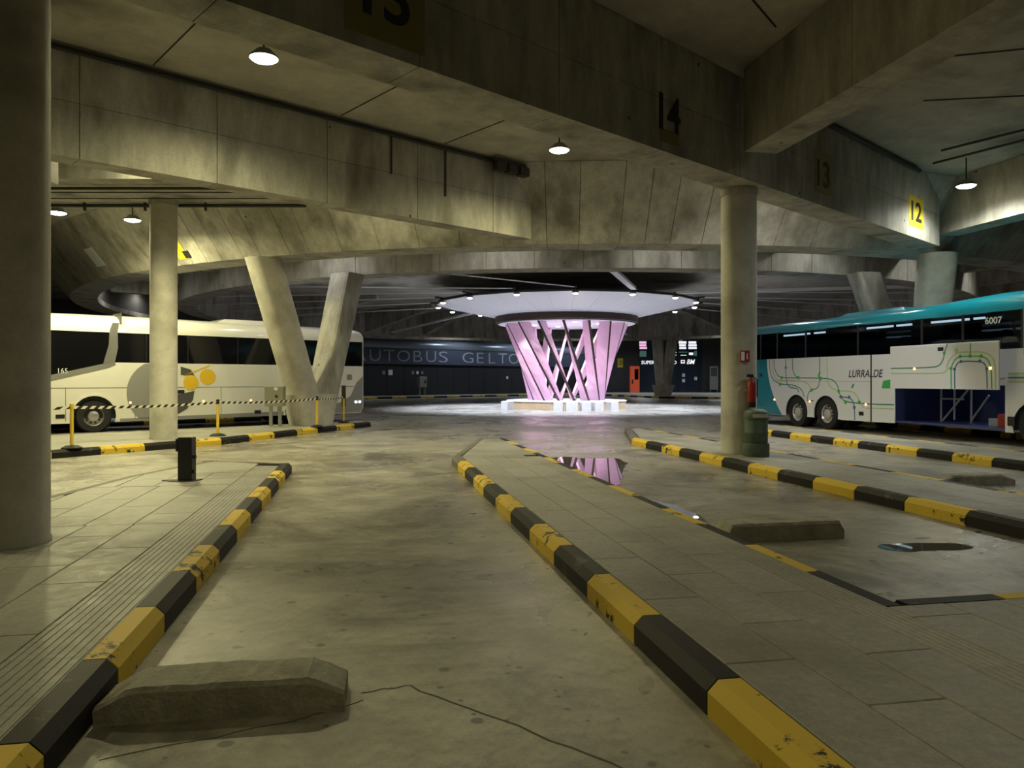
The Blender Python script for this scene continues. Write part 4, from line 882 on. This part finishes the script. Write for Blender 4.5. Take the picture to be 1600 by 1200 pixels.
MB().plate([(7.74, 1.36), (8.1, 1.36), (8.1, 1.62), (7.80, 1.58)], -.006, -.001).build('green_patch', 'g_mid', br)
text_obj('fleet_number', '6007', .3, 'whiteprint', br, face_mtx((11.50, -.006, 3.08), (1, 0, 0)), .001, 0, 'CENTER', .006, width=.48, height=.17)
for x, zz in ((3.73, 'chrome'), (5.25, 'chrome'), (12.62, 'chrome')):
    wheel(br, x, .04, -1, zz); wheel(br, x, 2.51, 1, zz); MB().ylathe([(.60, .45), (.60, .44), (.0, .44)], x, .5, 24).build('arch_liner', 'rubber', br)

# ------------------------------------------------------------------ objects on and around the platforms
def wheel_stop(x0, x1, y0, y1, h, label, rot=0, ends=.16):
    m = MB(); L = x1-x0; D = y1-y0; n_ = 26; rings = []
    for i in range(n_+1):
        x = L*i/n_; q = min(1, .5+.5*x/ends, .55+.45*(L-x)/ends); hz = h*q
        j = lambda k=.004: random.uniform(-k, k)
        rings.append([(x+j(), j(.003), 0), (x+j(), j(.003), hz*.86), (x, .022+j(), hz+j()), (x, D*.5, hz*1.01+j(.005)), (x, D-.025+j(), hz+j()), (x, D+j(.003), hz*.84), (x, D, 0)])
    m.loft(rings)
    return tag(m.build('wheel_stop', 'block', None, loc=(x0, y0, 0), rotz=rot), label, 'wheel stop', 'concrete wheel stops')
wheel_stop(-1.235, -.1, 3.84, 4.16, .165, 'concrete wheel stop with sloped ends nearest the camera', -.035)
wheel_stop(3.5, 4.76, 7.0, 7.32, .18, 'square concrete wheel stop beside the puddle in the next lane', 0, .03)
wheel_stop(8.42, 9.72, 10.05, 10.35, .17, 'small dark wheel stop beyond the right column island', .0, .25)
bo = thing('black_post', 'short black box post standing on the left island', 'post', (-2.5, 11.62, .17), -YAW)
MB().rbox(-.1, .1, -.08, .08, 0, .62, .008).build('post', 'blackplastic', bo)
MB().rbox(-.135, -.1, -.07, .07, .42, .60, .006).build('hinge_plate', 'blackplastic', bo)
MB().tube([(.1, -.02, .34), (.135, -.02, .34)], .03, 10).build('lock_knob', 'blackplastic', bo); MB().tube([(.1, -.02, .13), (.12, -.02, .13)], .03, 10).build('lock_knob', 'blackplastic', bo)
MB().prism([(-.35, -.02), (-.2, -.12), (.16, -.12), (.18, .12), (-.1, .12)], 0, .012).build('base_plate', 'pipe', bo)
# litter bin, extinguisher and sign at the right column
bi = thing('litter_bin', 'green-grey round litter bin with steel slot beside the right column', 'bin', (7.22, 13.34, .17))
MB().lathe([(.24, 0), (.245, .02), (.245, .22), (.235, .25)], 28).build('base', 'bin', bi, True)
MB().lathe([(.205, .25), (.215, .27), (.215, .42), (.222, .43), (.222, .46), (.215, .47), (.215, .68), (.21, .70)], 28).build('body', 'bin', bi, True)
MB().lathe([(.225, .70), (.228, .72), (.228, .80), (.20, .85), (.12, .885), (0, .895)], 28).build('lid', 'bin', bi, True)
m = MB(); m.loft([[(.232*math.sin(a), -.232*math.cos(a), z) for a in [-.75+.15*i for i in range(11)]]+[(.225*math.sin(a), -.225*math.cos(a), z) for a in [.75-.15*i for i in range(11)]] for z in (.735, .80)]); m.build('slot_plate', 'chrome', bi)
ex = thing('fire_extinguisher', 'red fire extinguisher hung on the right side of the column', 'extinguisher', (7.25, 13.565, 1.18))
MB().lathe([(.075, .0), (.08, .02), (.08, .36), (.06, .42), (.03, .45), (.025, .48)], 20).build('cylinder', 'red', ex, True)
MB().lathe([(.077, -.10), (.082, -.08), (.082, 0), (.06, .0)], 18).build('base_boot', 'blackplastic', ex); MB().box(-.09, .03, -.02, .02, .48, .53).build('valve', 'blackplastic', ex)
MB().tube([(.02, 0, .5), (.1, -.03, .42), (.09, -.05, .2), (.085, -.05, .1)], .012, 8).build('hose', 'blackplastic', ex, True); MB().box(-.07, .06, .05, .115, .2, .25).build('bracket', 'steel', ex)
fs = thing('fire_sign', 'small red and white fire extinguisher sign on the right column', 'sign', (7.16, 13.655, 2.06), -YAW)
MB().rbox(-.09, .09, -.012, .004, -.11, .11, .003).build('plate', 'red', fs); MB().box(-.075, -.01, -.014, -.012, -.085, .085).build('instruction_panel', 'paper', fs); MB().box(.03, .05, -.014, -.012, -.06, .05).build('pictogram', 'paper', fs)
# barrier posts and striped tape by the white coach
posts = [(-6.05, 17.55), (-3.72, 20.75), (-1.45, 24.15), (-.72, 26.35)]
labs = ['yellow barrier post nearest the left column', 'yellow barrier post between far column and V support', 'yellow barrier post in front of the V support', 'yellow barrier post at the platform tip with dark board']
for (x, y), lb in zip(posts, labs):
    o = thing('barrier_post', lb, 'post', (x, y, .17), 0, 'yellow barrier posts')
    MB().lathe([(.2, 0), (.2, .02), (.12, .06), (.05, .07)], 20).build('base', 'rubber', o, True); MB().lathe([(.035, .06), (.035, .9)], 14).build('pole', 'yellowpost', o, True); MB().lathe([(.042, .82), (.042, .93), (.02, .94)], 14).build('tape_head', 'blackplastic' if lb != labs[0] else 'yellowpost', o)
MB().box(-.07, .07, .03, .06, .55, 1.25).build('dark_board', 'drum', o)
def tape(a, b, label, n):
    o = thing('barrier_tape', label, 'tape', (a[0], a[1], 1.03)); A = Vector((0, 0, 0)); B = Vector((b[0]-a[0], b[1]-a[1], 0)); d = B.normalized(); tw_ = Vector((d.y, -d.x, 0))
    for nm, mt, par in (('white_stripes', 'tapew', 0), ('black_stripes', 'numblack', 1)):
        m = MB()
        for i in range(n*2):
            if i % 2 != par: continue
            s0, s1 = i/(2*n), (i+1)/(2*n); sag = lambda q: -.16*q*(1-q)
            q = []
            for off in (0, .003):
                for s_, dz in ((s0, -.03), (s1, -.03), (min(1, s1+.35/n), .03), (s0+.35/n if s0 > 0 else 0, .03)):
                    p = A.lerp(B, min(1, s_))+tw_*off; q.append((p.x, p.y, sag(min(1, s_))+dz))
            m.hexa(q)
        m.build(nm, mt, o)
tape((-8.4, 14.6), posts[0], 'striped barrier tape running off behind the near left column', 14); tape(posts[0], posts[1], 'striped barrier tape across the front of the far column', 20); tape(posts[1], posts[2], 'striped barrier tape in front of the grey cabinet', 20)
tape(posts[2], posts[3], 'slack tape end behind the V support post', 10)
ca = thing('control_cabinet', 'grey control cabinet on two legs beside the V support', 'cabinet', (-2.75, 24.75, .17), -YAW)
MB().rbox(-.29, .29, -.15, .15, .62, 1.24, .015).build('box', 'cab', ca); MB().box(.02, .12, -.156, -.15, 1.12, 1.2).build('label_plate', 'paper', ca); MB().box(.05, .12, -.165, -.15, .90, .97).build('lock', 'blackplastic', ca)
for x in (-.13, .15): MB().box(x-.045, x+.045, -.045, .045, 0, .62).build('leg', 'steel', ca)
# puddles
def puddle(pts, label):
    P = [Vector((x, y)) for x, y in pts]
    for _ in range(3):
        Q = []
        for i in range(len(P)): a, b = P[i], P[(i+1) % len(P)]; Q += [a*.75+b*.25, a*.25+b*.75]
        P = Q
    P = [p+Vector((math.sin(p.y*9)+math.sin(p.x*17), math.cos(p.x*11)))*.02 for p in P]
    P = [(max(p.x, 3.405) if p.x < 3.6 else p.x, p.y) for p in P]
    return tag(MB().prism(P, .0005, .003).build('puddle', 'puddle'), label, 'puddle', 'puddles in the next lane')
puddle([(3.405, 10.9), (3.9, 11.3), (4.3, 12.6), (5.0, 14.2), (5.1, 15.2), (4.5, 15.0), (4.1, 15.6), (3.405, 15.2)], 'puddle beside the kerb mirroring the pink lattice')
puddle([(3.405, 8.0), (3.75, 7.9), (3.9, 8.6), (3.8, 9.6), (3.6, 10.2), (3.405, 10.3)], 'narrow puddle strip along the kerb behind the wheel stop')
puddle([(4.75, 6.5), (4.95, 6.3), (5.3, 6.35), (5.65, 6.3), (5.75, 6.5), (5.4, 6.7), (5.1, 6.62), (4.9, 6.72)], 'small bluish puddle in front of the square wheel stop')
# cracks in the carriageway
def crack(pts, wd, name='crack'):
    P = [pts[0]]
    for a, b in zip(pts[:-1], pts[1:]):
        for i in range(1, 9):
            t = i/8; P.append((a[0]+(b[0]-a[0])*t+random.uniform(-.015, .015), a[1]+(b[1]-a[1])*t+random.uniform(-.015, .015)))
    m = MB(); ribbon(m, P, wd, 0, 1, 0, False)
    for i, v in enumerate(m.v): m.v[i] = (v[0], v[2], .0006+.0008*v[1])
    return m.build(name, 'grout', bpy.data.objects['floor'])
crack([(-.02, 4.0), (.22, 4.05), (.75, 3.4), (1.25, 2.75)], .012); crack([(-1.1, 3.5), (-.4, 3.72), (0, 3.9)], .008)
